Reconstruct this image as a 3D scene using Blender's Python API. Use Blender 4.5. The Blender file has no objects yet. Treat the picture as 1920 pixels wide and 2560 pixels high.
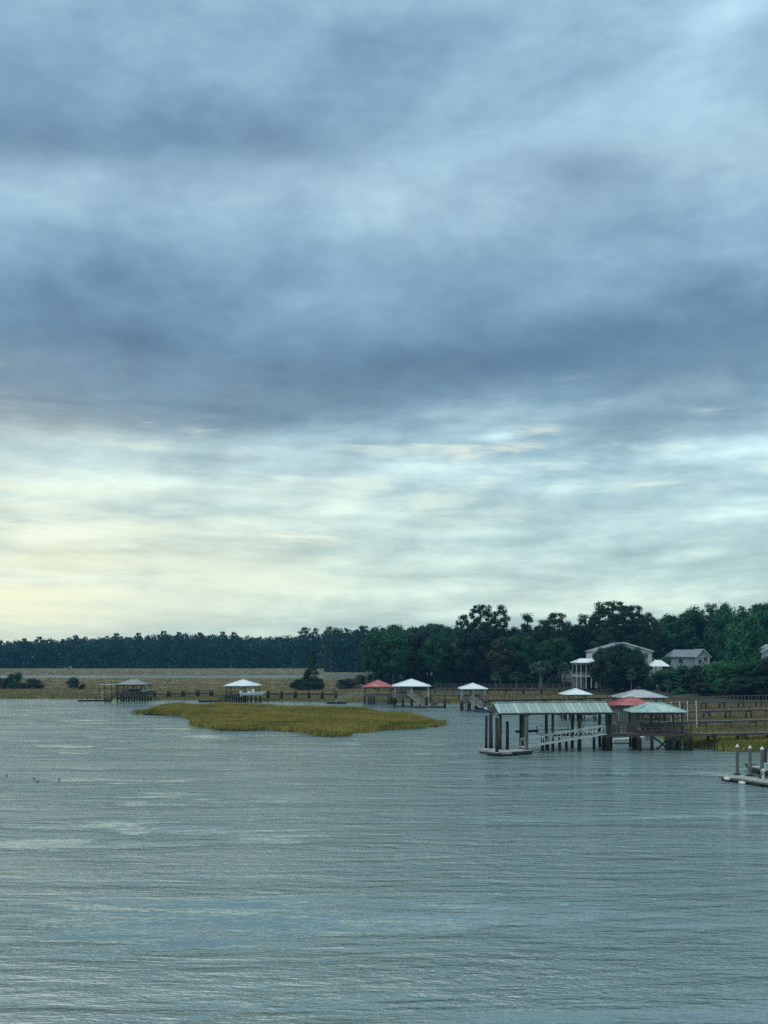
import bpy, math, random
import numpy as np
from mathutils import Vector, Matrix

random.seed(7)
SC = bpy.context.scene
COL = SC.collection
FPX, HC, HY = 2600.0, 12.0, 1630.0      # focal length in photo pixels, eye height (m), horizon row

WATER_BUMP = 1.0
HAZE_COL = (.18, .54, .86, 1)
HAZE_D = .00016
# ---------------------------------------------------------------- camera
cam = bpy.data.cameras.new("camera")
cam.sensor_fit = 'VERTICAL'
cam.sensor_height = 36.0
cam.lens = 36.0 * FPX / 2560.0
cam.shift_y = (HY - 1280.0) / 2560.0
cam.clip_start = 0.5
cam.clip_end = 8000.0
cam_o = bpy.data.objects.new("camera", cam)
cam_o.location = (0, 0, HC)
cam_o.rotation_euler = (math.radians(90), 0, 0)
COL.objects.link(cam_o)
SC.camera = cam_o

# ---------------------------------------------------------------- view
SC.view_settings.view_transform = 'Standard'
SC.view_settings.look = 'None'
SC.view_settings.exposure = 0.2
SC.view_settings.gamma = 1.0
SC.view_settings.use_curve_mapping = False
SC.render.engine = 'CYCLES'
SC.cycles.max_bounces = 6
SC.cycles.diffuse_bounces = 2
SC.cycles.glossy_bounces = 3
SC.cycles.transmission_bounces = 2
SC.cycles.volume_bounces = 0
SC.cycles.caustics_reflective = False
SC.cycles.caustics_refractive = False
SC.cycles.sample_clamp_indirect = 4.0
SC.cycles.use_denoising = False

def lin(r, g, b):
    def f(c):
        c /= 255.0
        return c / 12.92 if c <= 0.04045 else ((c + 0.055) / 1.055) ** 2.4
    return (f(r), f(g), f(b), 1.0)

# ---------------------------------------------------------------- node helper
class NT:
    def __init__(s, nt):
        s.nt = nt
    def n(s, t, **kw):
        nd = s.nt.nodes.new(t)
        for k, v in kw.items():
            setattr(nd, k, v)
        return nd
    def put(s, sock, v):
        if hasattr(v, 'bl_rna') and isinstance(v, bpy.types.NodeSocket):
            s.nt.links.new(v, sock)
        else:
            sock.default_value = v
    def m(s, op, a, b=None, c=None, clamp=False):
        nd = s.n('ShaderNodeMath', operation=op, use_clamp=clamp)
        s.put(nd.inputs[0], a)
        if b is not None: s.put(nd.inputs[1], b)
        if c is not None: s.put(nd.inputs[2], c)
        return nd.outputs[0]
    def mix(s, f, a, b, blend='MIX'):
        nd = s.n('ShaderNodeMix', data_type='RGBA', blend_type=blend)
        nd.clamp_factor = True
        s.put(nd.inputs[0], f); s.put(nd.inputs[6], a); s.put(nd.inputs[7], b)
        return nd.outputs[2]
    def comb(s, x, y, z):
        nd = s.n('ShaderNodeCombineXYZ')
        s.put(nd.inputs[0], x); s.put(nd.inputs[1], y); s.put(nd.inputs[2], z)
        return nd.outputs[0]
    def sep(s, v):
        nd = s.n('ShaderNodeSeparateXYZ'); s.put(nd.inputs[0], v)
        return nd.outputs
    def noise(s, vec, scale, detail=4.0, rough=0.5, dist=0.0):
        nd = s.n('ShaderNodeTexNoise')
        if vec is not None: s.put(nd.inputs['Vector'], vec)
        nd.inputs['Scale'].default_value = scale
        nd.inputs['Detail'].default_value = detail
        nd.inputs['Roughness'].default_value = rough
        nd.inputs['Distortion'].default_value = dist
        return nd.outputs[0]
    def vmul(s, vec, xyz):
        nd = s.n('ShaderNodeVectorMath', operation='MULTIPLY')
        s.put(nd.inputs[0], vec); nd.inputs[1].default_value = xyz
        return nd.outputs[0]
    def ramp(s, f, stops, interp='LINEAR'):
        nd = s.n('ShaderNodeValToRGB')
        cr = nd.color_ramp; cr.interpolation = interp
        while len(cr.elements) < len(stops):
            cr.elements.new(0.5)
        for e, (p, c) in zip(cr.elements, stops):
            e.position = p; e.color = c
        s.put(nd.inputs[0], f)
        return nd.outputs[0]
    def smooth(s, x, a, b):
        nd = s.n('ShaderNodeMapRange', interpolation_type='SMOOTHSTEP')
        s.put(nd.inputs[0], x)
        nd.inputs[1].default_value = a; nd.inputs[2].default_value = b
        nd.inputs[3].default_value = 0.0; nd.inputs[4].default_value = 1.0
        return nd.outputs[0]

# ---------------------------------------------------------------- sky
SUN_AZ, SUN_EL = math.radians(-100), math.radians(60)
world = bpy.data.worlds.new("World")
SC.world = world
world.use_nodes = True
W_ = NT(world.node_tree)
world.node_tree.nodes.clear()
tc = W_.n('ShaderNodeTexCoord').outputs['Generated']
nrm = W_.n('ShaderNodeVectorMath', operation='NORMALIZE'); W_.put(nrm.inputs[0], tc)
dx, dy, dz = W_.sep(nrm.outputs[0])
zc = W_.m('MAXIMUM', dz, 0.0)
hor = W_.m('SQRT', W_.m('ADD', W_.m('MULTIPLY', dx, dx), W_.m('MULTIPLY', dy, dy)))
tv = W_.m('DIVIDE', zc, W_.m('MAXIMUM', hor, 0.02))          # tan of elevation
az = W_.m('ARCTAN2', dx, dy)
den = W_.m('ADD', zc, 0.16)
qx = W_.m('DIVIDE', dx, den); qy = W_.m('DIVIDE', dy, den)
q = W_.comb(qx, qy, 0.0)
nbig = W_.noise(q, 0.75, 7.0, 0.52, 0.15)
nmid = W_.noise(W_.comb(qx, W_.m('MULTIPLY', qy, 1.5), 3.7), 2.3, 9.0, 0.56, 0.15)
st = W_.comb(W_.m('MULTIPLY', az, 3.2), W_.m('MULTIPLY', tv, 24.0), 1.3)
nst = W_.noise(st, 1.0, 8.0, 0.62, 0.2)
nfin = W_.noise(W_.comb(W_.m('MULTIPLY', az, 1.0), W_.m('MULTIPLY', tv, 1.9), 5.5), 10.0, 10.0, 0.60, 0.2)
npuf = W_.noise(W_.comb(W_.m('MULTIPLY', az, 1.0), W_.m('MULTIPLY', tv, 1.5), 2.2), 4.6, 8.0, 0.56, 0.1)
warp = W_.m('ADD', W_.m('MULTIPLY', W_.m('SUBTRACT', nbig, 0.5), 0.12),
            W_.m('ADD', W_.m('MULTIPLY', W_.m('SUBTRACT', nmid, 0.5), 0.06), W_.m('ADD', W_.m('MULTIPLY', W_.m('SUBTRACT', npuf, 0.5), 0.10), W_.m('MULTIPLY', W_.m('SUBTRACT', nfin, 0.5), 0.06))))
warpm = W_.m('MULTIPLY', warp, W_.smooth(tv, 0.02, 0.24))
# the big cloud deck ends a little higher on the right
tilt = W_.m('MULTIPLY', W_.m('SINE', az), -0.045)
vv = W_.m('ADD', tv, W_.m('ADD', warpm, tilt))
V_MAX = 1.2
stops = [(0.00, (192, 213, 205)), (0.06, (180, 207, 204)), (0.12, (170, 200, 204)), (0.175, (160, 192, 202)),
         (0.212, (153, 185, 198)), (0.230, (118, 150, 171)), (0.285, (113, 146, 170)), (0.34, (121, 155, 181)),
         (0.39, (135, 168, 190)), (0.44, (147, 177, 195)), (0.49, (140, 172, 193)), (0.54, (136, 168, 191)),
         (0.61, (143, 174, 196)), (0.80, (146, 178, 199)), (1.0, (158, 188, 205)), (1.2, (168, 196, 210))]
base = W_.ramp(W_.m('DIVIDE', vv, V_MAX), [(p / V_MAX, lin(*c)) for p, c in stops], 'B_SPLINE')
# cloud bodies: broad soft masses, darker (<0) and lighter (>0)
def px_dir(px, py):
    x, z = (px - 960) / FPX, (HY - py) / FPX
    return math.atan2(x, 1.0), z / math.sqrt(1 + x * x)
masses = [(400, 350, .13, .042, -.34), (80, 300, .12, .05, -.14), (1480, 830, .15, .055, -.30), (720, 950, .13, .03, -.30),
          (1150, 905, .10, .02, -.14), (60, 800, .13, .07, -.24), (520, 60, .16, .05, -.12), (860, 190, .09, .06, -.12),
          (1750, 1050, .10, .02, -.22), (600, 500, .22, .045, .12), (1820, 360, .16, .07, .10), (1880, 60, .09, .06, .10),
          (1350, 440, .09, .05, .06), (1250, 560, .10, .05, -.12), (1480, 440, .04, .02, -.16), (980, 420, .10, .03, .06),
          (500, 1060, .2, .012, -.05), (960, 880, .10, .03, .08), (150, 1020, .15, .02, -.16),
          (620, 1343, .07, .0035, -.22), (340, 1379, .07, .0045, -.24), (60, 1376, .06, .005, -.24), (1250, 1285, .05, .016, -.20), (1050, 1240, .05, .014, -.14),
          (1660, 1366, .04, .005, -.14), (300, 1440, .03, .005, -.12), (1440, 1300, .03, .010, -.16), (60, 1465, .04, .003, -.16), (1900, 1375, .03, .005, -.14),
          (1270, 1083, .018, .004, .30), (1100, 1340, .05, .006, .26), (880, 1278, .06, .011, .20), (60, 1205, .07, .018, .20), (360, 1203, .05, .006, .20),
          (1850, 1275, .07, .009, .26), (1500, 1310, .05, .009, .16), (1050, 1175, .07, .008, .16), (1820, 1130, .05, .008, .18), (250, 1160, .05, .008, .14), (950, 1480, .05, .004, .14), (1160, 1475, .01, .004, .16), (1600, 1450, .03, .004, .10)]
for _i in range(len(masses)): masses[_i] = (*masses[_i], .30 if masses[_i][3] > .03 else .10)
waz = W_.m('ADD', az, W_.m('MULTIPLY', W_.m('SUBTRACT', npuf, 0.5), 0.30))
wv = W_.m('ADD', tv, W_.m('MULTIPLY', warp, 0.55))
waz2 = W_.m('ADD', az, W_.m('MULTIPLY', W_.m('SUBTRACT', nfin, 0.5), 0.10))
wv2 = W_.m('ADD', tv, W_.m('MULTIPLY', W_.m('SUBTRACT', nfin, 0.5), 0.028))
acc = None
for px, py, sx, sy, amp, wk in masses:
    a0, v0 = px_dir(px, py)
    ex = W_.m('DIVIDE', W_.m('SUBTRACT', waz if wk > .2 else waz2, a0), sx)
    ey = W_.m('DIVIDE', W_.m('SUBTRACT', wv if wk > .2 else wv2, v0), sy)
    amp *= 1.25 if wk > .2 else 1.7
    g = W_.m('MULTIPLY', W_.m('EXPONENT', W_.m('MULTIPLY', W_.m('ADD', W_.m('MULTIPLY', ex, ex), W_.m('MULTIPLY', ey, ey)), -0.8)), amp)
    acc = g if acc is None else W_.m('ADD', acc, g)
tex = W_.m('ADD', W_.m('ADD', W_.m('MULTIPLY', W_.m('SUBTRACT', nmid, 0.5), 0.22), W_.m('MULTIPLY', W_.m('SUBTRACT', nbig, 0.5), 0.25)), W_.m('ADD', W_.m('MULTIPLY', W_.m('SUBTRACT', npuf, 0.5), 0.55), W_.m('MULTIPLY', W_.m('SUBTRACT', nfin, 0.5), 0.25)))
acc = W_.m('ADD', acc, tex)
def relief(sx, sy, z, sc, de, ro, ox, oy):
    n1 = W_.noise(W_.comb(W_.m('MULTIPLY', az, sx), W_.m('MULTIPLY', tv, sy), z), sc, de, ro, 0.25)
    n2 = W_.noise(W_.comb(W_.m('MULTIPLY', W_.m('ADD', az, ox), sx), W_.m('MULTIPLY', W_.m('ADD', tv, oy), sy), z), sc, de, ro, 0.25)
    return W_.m('SUBTRACT', n1, n2)
rel = W_.m('ADD', W_.m('MULTIPLY', relief(1.0, 1.55, 7.7, 4.6, 9.0, 0.52, 0.024, -0.026), 1.25),
           W_.m('MULTIPLY', relief(1.0, 1.7, 9.1, 13.0, 5.0, 0.50, 0.007, -0.007), 0.28))
acc = W_.m('ADD', acc, rel)
rlo = W_.m('ADD', W_.m('MULTIPLY', relief(1.0, 3.4, 4.4, 8.0, 9.0, 0.58, 0.014, -0.008), 1.15), W_.m('MULTIPLY', W_.m('SUBTRACT', nst, 0.53), 1.15))
lo = W_.m('SUBTRACT', 1.0, W_.smooth(tv, 0.17, 0.30))
acc = W_.m('ADD', W_.m('MULTIPLY', acc, W_.m('ADD', 0.55, W_.m('MULTIPLY', W_.smooth(tv, 0.02, 0.25), 0.45))),
           W_.m('MULTIPLY', rlo, lo))
gain = W_.m('EXPONENT', acc)
gg = W_.comb(W_.m('POWER', gain, 1.18), W_.m('POWER', gain, 1.0), W_.m('POWER', gain, 0.82))
cloud = W_.n('ShaderNodeVectorMath', operation='MULTIPLY')
W_.put(cloud.inputs[0], base); W_.put(cloud.inputs[1], gg)
cloud = cloud.outputs[0]
# low yellow evening light beyond the left of the far shore
ga = W_.m('DIVIDE', W_.m('SUBTRACT', az, -0.48), 0.36)
gv = W_.m('DIVIDE', W_.m('SUBTRACT', tv, 0.06), 0.115)
glow = W_.m('EXPONENT', W_.m('MULTIPLY', W_.m('ADD', W_.m('MULTIPLY', ga, ga), W_.m('MULTIPLY', gv, gv)), -0.85))
glow = W_.m('MULTIPLY', glow, W_.m('ADD', 0.66, W_.m('MULTIPLY', W_.m('SUBTRACT', nst, 0.45), 2.6)), clamp=True)
cloud = W_.mix(glow, cloud, lin(242, 240, 204))
cloud = W_.mix(W_.m('MULTIPLY', W_.m('MULTIPLY', W_.smooth(rlo, 0.04, 0.38), lo), 0.5), cloud, lin(214, 226, 206))
# thin gaps with cream lining low down
gap = W_.m('MULTIPLY', W_.smooth(W_.noise(W_.comb(W_.m('MULTIPLY', az, 4.5), W_.m('MULTIPLY', tv, 30.0), 8.1), 1.0, 8.0, 0.60, 0.3), 0.53, 0.70),
           W_.m('MULTIPLY', W_.smooth(tv, 0.02, 0.08), W_.m('SUBTRACT', 1.0, W_.smooth(tv, 0.19, 0.25))))
cloud = W_.mix(W_.m('MULTIPLY', gap, 0.72), cloud, lin(232, 240, 220))
sky = W_.n('ShaderNodeTexSky', sky_type='NISHITA')
sky.sun_disc = False
sky.sun_elevation = SUN_EL
sky.sun_rotation = SUN_AZ
sky.dust_density = 2.0
bg1 = W_.n('ShaderNodeBackground'); W_.put(bg1.inputs[0], sky.outputs[0]); bg1.inputs[1].default_value = 0.07
bg2 = W_.n('ShaderNodeBackground'); W_.put(bg2.inputs[0], cloud); bg2.inputs[1].default_value = 1.10
ms = W_.n('ShaderNodeMixShader')
ms.inputs[0].default_value = 0.93
world.node_tree.links.new(bg1.outputs[0], ms.inputs[1]); world.node_tree.links.new(bg2.outputs[0], ms.inputs[2])
wo = W_.n('ShaderNodeOutputWorld'); world.node_tree.links.new(ms.outputs[0], wo.inputs[0])
world.cycles.sampling_method = 'MANUAL'
world.cycles.sample_map_resolution = 512

sun = bpy.data.lights.new("sun", 'SUN')
sun.energy = 1.5
sun.angle = math.radians(75)
sun.color = (1.0, 0.95, 0.85)
sun_o = bpy.data.objects.new("sun", sun)
sd = Vector((math.sin(SUN_AZ) * math.cos(SUN_EL), math.cos(SUN_AZ) * math.cos(SUN_EL), math.sin(SUN_EL)))
sun_o.rotation_euler = sd.to_track_quat('Z', 'Y').to_euler()
COL.objects.link(sun_o)

# ---------------------------------------------------------------- placing and mesh helpers
def Yat(py, z=0.0):
    return FPX * (HC - z) / (py - HY)
def at(px, Y, z=0.0):
    return Vector(((px - 960.0) / FPX * Y, Y, z))
def W(px, py, z=0.0):
    return at(px, Yat(py, z), z)
def zat(py, Y):
    return HC - (py - HY) * Y / FPX

def tag(o, label=None, cat=None, group=None, kind=None):
    if label: o['label'] = label
    if cat: o['category'] = cat
    if group: o['group'] = group
    if kind: o['kind'] = kind
    return o

def thing(name, loc, rz, label, cat, group=None):
    o = bpy.data.objects.new(name, None)
    o.empty_display_size = 0.5
    o.location = loc; o.rotation_euler = (0, 0, rz)
    COL.objects.link(o)
    return tag(o, label, cat, group)

def link_mesh(name, me, mat, parent=None, kind=None, smooth=False):
    if mat is not None and not me.materials:
        me.materials.append(mat)
    if smooth:
        me.polygons.foreach_set('use_smooth', [True] * len(me.polygons))
    o = bpy.data.objects.new(name, me)
    COL.objects.link(o)
    if parent is not None: o.parent = parent
    if kind: o['kind'] = kind
    return o

def np_mesh(name, verts, faces_n, faces_flat, attr=None):
    """verts (N,3); faces_flat loop indices, faces_n verts per face (int or array)"""
    me = bpy.data.meshes.new(name)
    nv = len(verts)
    me.vertices.add(nv); me.vertices.foreach_set('co', np.asarray(verts, np.float32).ravel())
    fl = np.asarray(faces_flat, np.int32).ravel()
    nf = len(fl) // faces_n
    me.loops.add(len(fl)); me.loops.foreach_set('vertex_index', fl)
    me.polygons.add(nf)
    me.polygons.foreach_set('loop_start', np.arange(nf, dtype=np.int32) * faces_n)
    me.polygons.foreach_set('loop_total', np.full(nf, faces_n, np.int32))
    me.update(calc_edges=True)
    return me

class MB:
    def __init__(s):
        s.v = []; s.f = []
    def add(s, vs, fs):
        o = len(s.v)
        s.v.extend(vs); s.f.extend([tuple(i + o for i in f) for f in fs])
        return s
    def box(s, c, d, rz=0.0):
        hx, hy, hz = d[0] / 2, d[1] / 2, d[2] / 2
        cs, sn = math.cos(rz), math.sin(rz)
        vs = []
        for z in (-hz, hz):
            for x, y in ((-hx, -hy), (hx, -hy), (hx, hy), (-hx, hy)):
                vs.append((c[0] + x * cs - y * sn, c[1] + x * sn + y * cs, c[2] + z))
        return s.add(vs, [(0, 3, 2, 1), (4, 5, 6, 7), (0, 1, 5, 4), (1, 2, 6, 5), (2, 3, 7, 6), (3, 0, 4, 7)])
    def beam(s, a, b, w, h):
        a = Vector(a); b = Vector(b); d = (b - a)
        if d.length < 1e-6: return s
        d.normalize()
        up = Vector((0, 0, 1)) if abs(d.z) < 0.95 else Vector((1, 0, 0))
        sd_ = d.cross(up).normalized(); u2 = sd_.cross(d).normalized()
        vs = []
        for p in (a, b):
            for i, j in ((-1, -1), (1, -1), (1, 1), (-1, 1)):
                vs.append(tuple(p + sd_ * (i * w / 2) + u2 * (j * h / 2)))
        return s.add(vs, [(0, 1, 2, 3), (7, 6, 5, 4), (0, 4, 5, 1), (1, 5, 6, 2), (2, 6, 7, 3), (3, 7, 4, 0)])
    def cyl(s, a, b, r0, r1=None, n=8, wob=0.0, seg=1, rnd=None):
        a = Vector(a); b = Vector(b); r1 = r0 if r1 is None else r1
        d = (b - a).normalized()
        up = Vector((0, 0, 1)) if abs(d.z) < 0.95 else Vector((1, 0, 0))
        e1 = d.cross(up).normalized(); e2 = e1.cross(d).normalized()
        vs = []
        rnd = rnd or random
        for k in range(seg + 1):
            t = k / seg
            p = a.lerp(b, t)
            if wob and 0 < k < seg: p = p + e1 * rnd.uniform(-wob, wob) + e2 * rnd.uniform(-wob, wob)
            r = r0 + (r1 - r0) * t
            for i in range(n):
                an = 2 * math.pi * i / n
                vs.append(tuple(p + e1 * (r * math.cos(an)) + e2 * (r * math.sin(an))))
        fs = []
        for k in range(seg):
            for i in range(n):
                j = (i + 1) % n
                fs.append((k * n + i, k * n + j, (k + 1) * n + j, (k + 1) * n + i))
        fs.append(tuple(range(n))[::-1]); fs.append(tuple(seg * n + i for i in range(n)))
        return s.add(vs, fs)
    def prism(s, pts, z0, z1):
        n = len(pts)
        vs = [(p[0], p[1], z0) for p in pts] + [(p[0], p[1], z1) for p in pts]
        return s.add(vs, [tuple(range(n))[::-1], tuple(range(n, 2 * n))] + [(i, (i + 1) % n, n + (i + 1) % n, n + i) for i in range(n)])
    def mesh(s, name):
        me = bpy.data.meshes.new(name)
        me.from_pydata(s.v, [], s.f); me.update()
        return me
    def build(s, name, mat, parent=None, kind=None, smooth=False, label=None):
        o = link_mesh(name, s.mesh(name), mat, parent, kind, smooth)
        if label: o['label'] = label
        return o

# ---------------------------------------------------------------- materials
def material(name):
    m = bpy.data.materials.new(name); m.use_nodes = True
    nt = NT(m.node_tree)
    b = m.node_tree.nodes['Principled BSDF']
    return m, nt, b

def simple_mat(name, c1, c2, scale=3.0, rough=0.8, spec=0.25, bump=0.0, stretch=(1, 1, 1), metallic=0.0, coord='Object', rnd=0.0, c3=None):
    m, nt, b = material(name)
    co = nt.n('ShaderNodeTexCoord').outputs[coord]
    v = nt.vmul(co, stretch)
    f = nt.noise(v, scale, 6.0, 0.62)
    f = nt.smooth(f, 0.32, 0.68)
    col = nt.mix(f, (*c1, 1), (*c2, 1))
    if c3 is not None:
        g = nt.smooth(nt.noise(v, scale * 0.23, 4.0, 0.6, 0.3), 0.52, 0.66)
        col = nt.mix(g, col, (*c3, 1))
    if rnd:
        oi = nt.n('ShaderNodeObjectInfo').outputs['Random']
        k = nt.m('ADD', 1 - rnd, nt.m('MULTIPLY', oi, 2 * rnd))
        col = nt.mix(1.0, col, nt.comb(k, k, k), 'MULTIPLY')
    nt.put(b.inputs['Base Color'], col)
    b.inputs['Roughness'].default_value = rough
    b.inputs['Specular IOR Level'].default_value = spec
    b.inputs['Metallic'].default_value = metallic
    if bump:
        bn = nt.n('ShaderNodeBump'); bn.inputs['Strength'].default_value = bump; bn.inputs['Distance'].default_value = 0.02
        nt.put(bn.inputs['Height'], nt.noise(v, scale * 4, 5.0, 0.6))
        nt.put(b.inputs['Normal'], bn.outputs[0])
    return m

def pile_mat():
    m, nt, b = material('piling_wood')
    geo = nt.n('ShaderNodeNewGeometry').outputs['Position']
    z = nt.sep(geo)[2]
    nz = nt.noise(nt.vmul(geo, (3, 3, .8)), 2.0, 6.0, 0.6)
    zz = nt.m('ADD', z, nt.m('MULTIPLY', nt.m('SUBTRACT', nz, 0.5), 0.9))
    dry = nt.mix(nt.smooth(nz, .35, .65), (.030, .029, .022, 1), (.075, .070, .052, 1))
    wet = nt.mix(nt.smooth(nz, .35, .65), (.012, .013, .012, 1), (.03, .03, .025, 1))
    nt.put(b.inputs['Base Color'], nt.mix(nt.smooth(zz, 0.9, 1.7), wet, dry))
    b.inputs['Roughness'].default_value = 0.85
    b.inputs['Specular IOR Level'].default_value = 0.2
    return m

M = {}
M['pile'] = pile_mat()
M['pile_grey'] = simple_mat('piling_grey', (.075, .085, .075), (.15, .16, .14), 4, stretch=(2, 2, .3), bump=.4, rnd=.15)
M['wood'] = simple_mat('weathered_wood', (.085, .078, .065), (.19, .175, .15), 3, stretch=(1, 1, 3), bump=.4, rnd=.15)
M['wood_dark'] = simple_mat('dark_wood', (.035, .034, .03), (.085, .08, .07), 3, stretch=(1, 1, 3), bump=.4, rnd=.12)
M['wood_red'] = simple_mat('brown_wood', (.07, .055, .048), (.13, .105, .09), 3, stretch=(1, 1, 3), bump=.3, rnd=.12)
M['wood_pale'] = simple_mat('pale_wood', (.26, .26, .235), (.42, .42, .38), 3, bump=.3, c3=(.2, .21, .19))
M['white'] = simple_mat('white_paint', (.48, .50, .48), (.68, .70, .68), 1.4, rough=.5, spec=.4, c3=(.45, .48, .46))
M['white_roof'] = simple_mat('white_metal_roof', (.66, .72, .74), (.80, .84, .85), .8, rough=.45, spec=.4, c3=(.56, .62, .65))
M['grey_roof'] = simple_mat('grey_metal_roof', (.36, .38, .40), (.48, .50, .51), .8, rough=.5, spec=.4, c3=(.30, .31, .33))
M['old_roof'] = simple_mat('old_grey_roof', (.22, .23, .23), (.32, .33, .33), 1.2, rough=.7, c3=(.18, .17, .16))
M['slate_roof'] = simple_mat('slate_grey_roof', (.17, .19, .23), (.27, .29, .34), 1.5, rough=.7)
M['teal_roof'] = simple_mat('teal_metal_roof', (.20, .38, .34), (.50, .58, .55), 1.3, rough=.5, spec=.4, c3=(.50, .55, .51))
M['teal_seam'] = simple_mat('teal_seam', (.14, .27, .26), (.26, .38, .36), 2, rough=.5)
M['red_roof'] = simple_mat('red_metal_roof', (.34, .09, .10), (.46, .15, .155), 2.0, rough=.6, spec=.3, c3=(.42, .24, .22))
M['alu'] = simple_mat('aluminium', (.50, .54, .54), (.66, .69, .68), 3, rough=.4, metallic=.3, spec=.5)
M['house_white'] = simple_mat('house_siding', (.50, .53, .52), (.64, .66, .64), 1.2, rough=.7)
M['house_green'] = simple_mat('pale_green_siding', (.30, .40, .37), (.38, .48, .44), 1.2, rough=.7)
M['glass'] = simple_mat('window_glass', (.015, .02, .035), (.03, .045, .07), .5, rough=.08, spec=.8)
M['screen'] = simple_mat('porch_screen', (.02, .025, .045), (.05, .06, .09), .8, rough=.6)
M['black'] = simple_mat('black_float', (.008, .009, .009), (.02, .022, .02), 3, rough=.5)
M['blue'] = simple_mat('blue_plastic', (.02, .05, .13), (.04, .09, .2), 3, rough=.4)
M['boat_white'] = simple_mat('boat_gelcoat', (.70, .73, .73), (.80, .82, .82), 1, rough=.25, spec=.5)
M['boat_maroon'] = simple_mat('maroon_hull_paint', (.09, .03, .04), (.14, .05, .06), 1, rough=.4, spec=.5)
M['bark'] = simple_mat('bark', (.035, .03, .024), (.09, .08, .065), 1.5, stretch=(2, 2, .4))
M['bark_pale'] = simple_mat('pale_bark', (.12, .115, .10), (.22, .21, .19), 2)
M['mud'] = simple_mat('mud', (.02, .02, .015), (.05, .048, .035), .6, rough=.5, spec=.4)
M['soil'] = simple_mat('woodland_soil', (.02, .025, .015), (.05, .055, .03), .3)

def leaf_mat(name, c1, c2, c3=None, rnd=.25, scale=.35):
    m, nt, b = material(name)
    co = nt.n('ShaderNodeTexCoord').outputs['Object']
    f = nt.smooth(nt.noise(co, scale, 5.0, .6), .33, .67)
    col = nt.mix(f, (*c1, 1), (*c2, 1))
    if c3:
        col = nt.mix(nt.smooth(nt.noise(co, scale * 3.3, 3.0, .6), .55, .72), col, (*c3, 1))
    oi = nt.n('ShaderNodeObjectInfo').outputs['Random']
    k = nt.m('ADD', 1 - rnd, nt.m('MULTIPLY', oi, 2 * rnd))
    k2 = nt.m('ADD', 1 - rnd * .5, nt.m('MULTIPLY', nt.m('FRACT', nt.m('MULTIPLY', oi, 7.31)), rnd))
    col = nt.mix(1.0, col, nt.comb(nt.m('MULTIPLY', k, k2), k, k), 'MULTIPLY')
    nt.put(b.inputs['Base Color'], col)
    b.inputs['Roughness'].default_value = .75
    b.inputs['Specular IOR Level'].default_value = .12
    return m
M['pine_leaf'] = leaf_mat('pine_needles', (.016, .040, .022), (.034, .072, .034), (.055, .09, .05))
M['oak_leaf'] = leaf_mat('oak_foliage', (.010, .046, .022), (.024, .095, .038), (.05, .12, .06))
M['bright_leaf'] = leaf_mat('mid_green_foliage', (.014, .075, .030), (.035, .125, .045), (.07, .14, .075))
M['dark_leaf'] = leaf_mat('dark_foliage', (.010, .022, .016), (.022, .045, .03), (.035, .055, .04))
M['brown_leaf'] = leaf_mat('brownish_foliage', (.028, .042, .025), (.055, .062, .040), (.05, .08, .05))
M['marsh_leaf'] = leaf_mat('marsh_shrub_foliage', (.016, .038, .026), (.03, .062, .036), (.045, .075, .045))
M['palm_leaf'] = leaf_mat('palm_fronds', (.05, .105, .065), (.10, .17, .11), None)
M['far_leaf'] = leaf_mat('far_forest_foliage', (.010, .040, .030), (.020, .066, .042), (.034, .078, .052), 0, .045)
# ================================================================= SETTING
# water: one sheet, ruffled by wind; calmer lanes mirror the low bright sky, ruffled lanes the cloud above
def water_material():
    m, nt, b = material('river_water')
    geo = nt.n('ShaderNodeNewGeometry').outputs['Position']
    lanes = nt.noise(nt.vmul(geo, (.026, .12, 1)), 1.0, 5.0, .58, .5)
    lanes2 = nt.noise(nt.vmul(geo, (.085, .36, 1)), 1.0, 6.0, .62, .4)
    calm = nt.m('ADD', nt.m('MULTIPLY', lanes, .52), nt.m('ADD', nt.m('MULTIPLY', lanes2, .32), nt.m('MULTIPLY', nt.noise(nt.vmul(geo, (.28, 1.1, 1)), 1.0, 4.0, .6, .4), .16)))
    ruff = nt.smooth(calm, .42, .60)          # 0 calm .. 1 ruffled
    def ridge(n_):
        return nt.m('SUBTRACT', 1.0, nt.m('ABSOLUTE', nt.m('SUBTRACT', nt.m('MULTIPLY', n_, 2.0), 1.0)))
    w0 = nt.noise(nt.vmul(geo, (.09, .24, 1)), 1.0, 3.0, .5, .8)
    w2 = nt.noise(nt.vmul(geo, (.42, .92, 1)), 1.0, 3.0, .5, .8)
    w1 = ridge(nt.noise(nt.vmul(geo, (1.15, 2.3, 1)), 1.0, 2.0, .55, .9))
    w3 = nt.noise(nt.vmul(geo, (3.0, 6.5, 1)), 1.0, 2.0, .5, .3)
    h = nt.m('ADD', nt.m('MULTIPLY', w1, .10), nt.m('ADD', nt.m('MULTIPLY', w2, .20), nt.m('MULTIPLY', w3, .022)))
    h = nt.m('MULTIPLY', h, nt.m('ADD', .15, nt.m('MULTIPLY', ruff, 1.2)))
    h = nt.m('ADD', h, nt.m('MULTIPLY', w0, .22))
    bn = nt.n('ShaderNodeBump'); bn.inputs['Strength'].default_value = 1.0; bn.inputs['Distance'].default_value = WATER_BUMP
    nt.put(bn.inputs['Height'], h); nt.put(b.inputs['Normal'], bn.outputs[0])
    nt.put(b.inputs['Roughness'], nt.m('ADD', .05, nt.m('MULTIPLY', ruff, .08)))
    turbid = nt.noise(nt.vmul(geo, (.008, .02, 1)), 1.0, 4.0, .55)
    nt.put(b.inputs['Base Color'], nt.mix(turbid, (.098, .165, .155, 1), (.125, .198, .185, 1)))
    b.inputs['IOR'].default_value = 1.95
    b.inputs['Specular IOR Level'].default_value = 1.0
    return m

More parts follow.
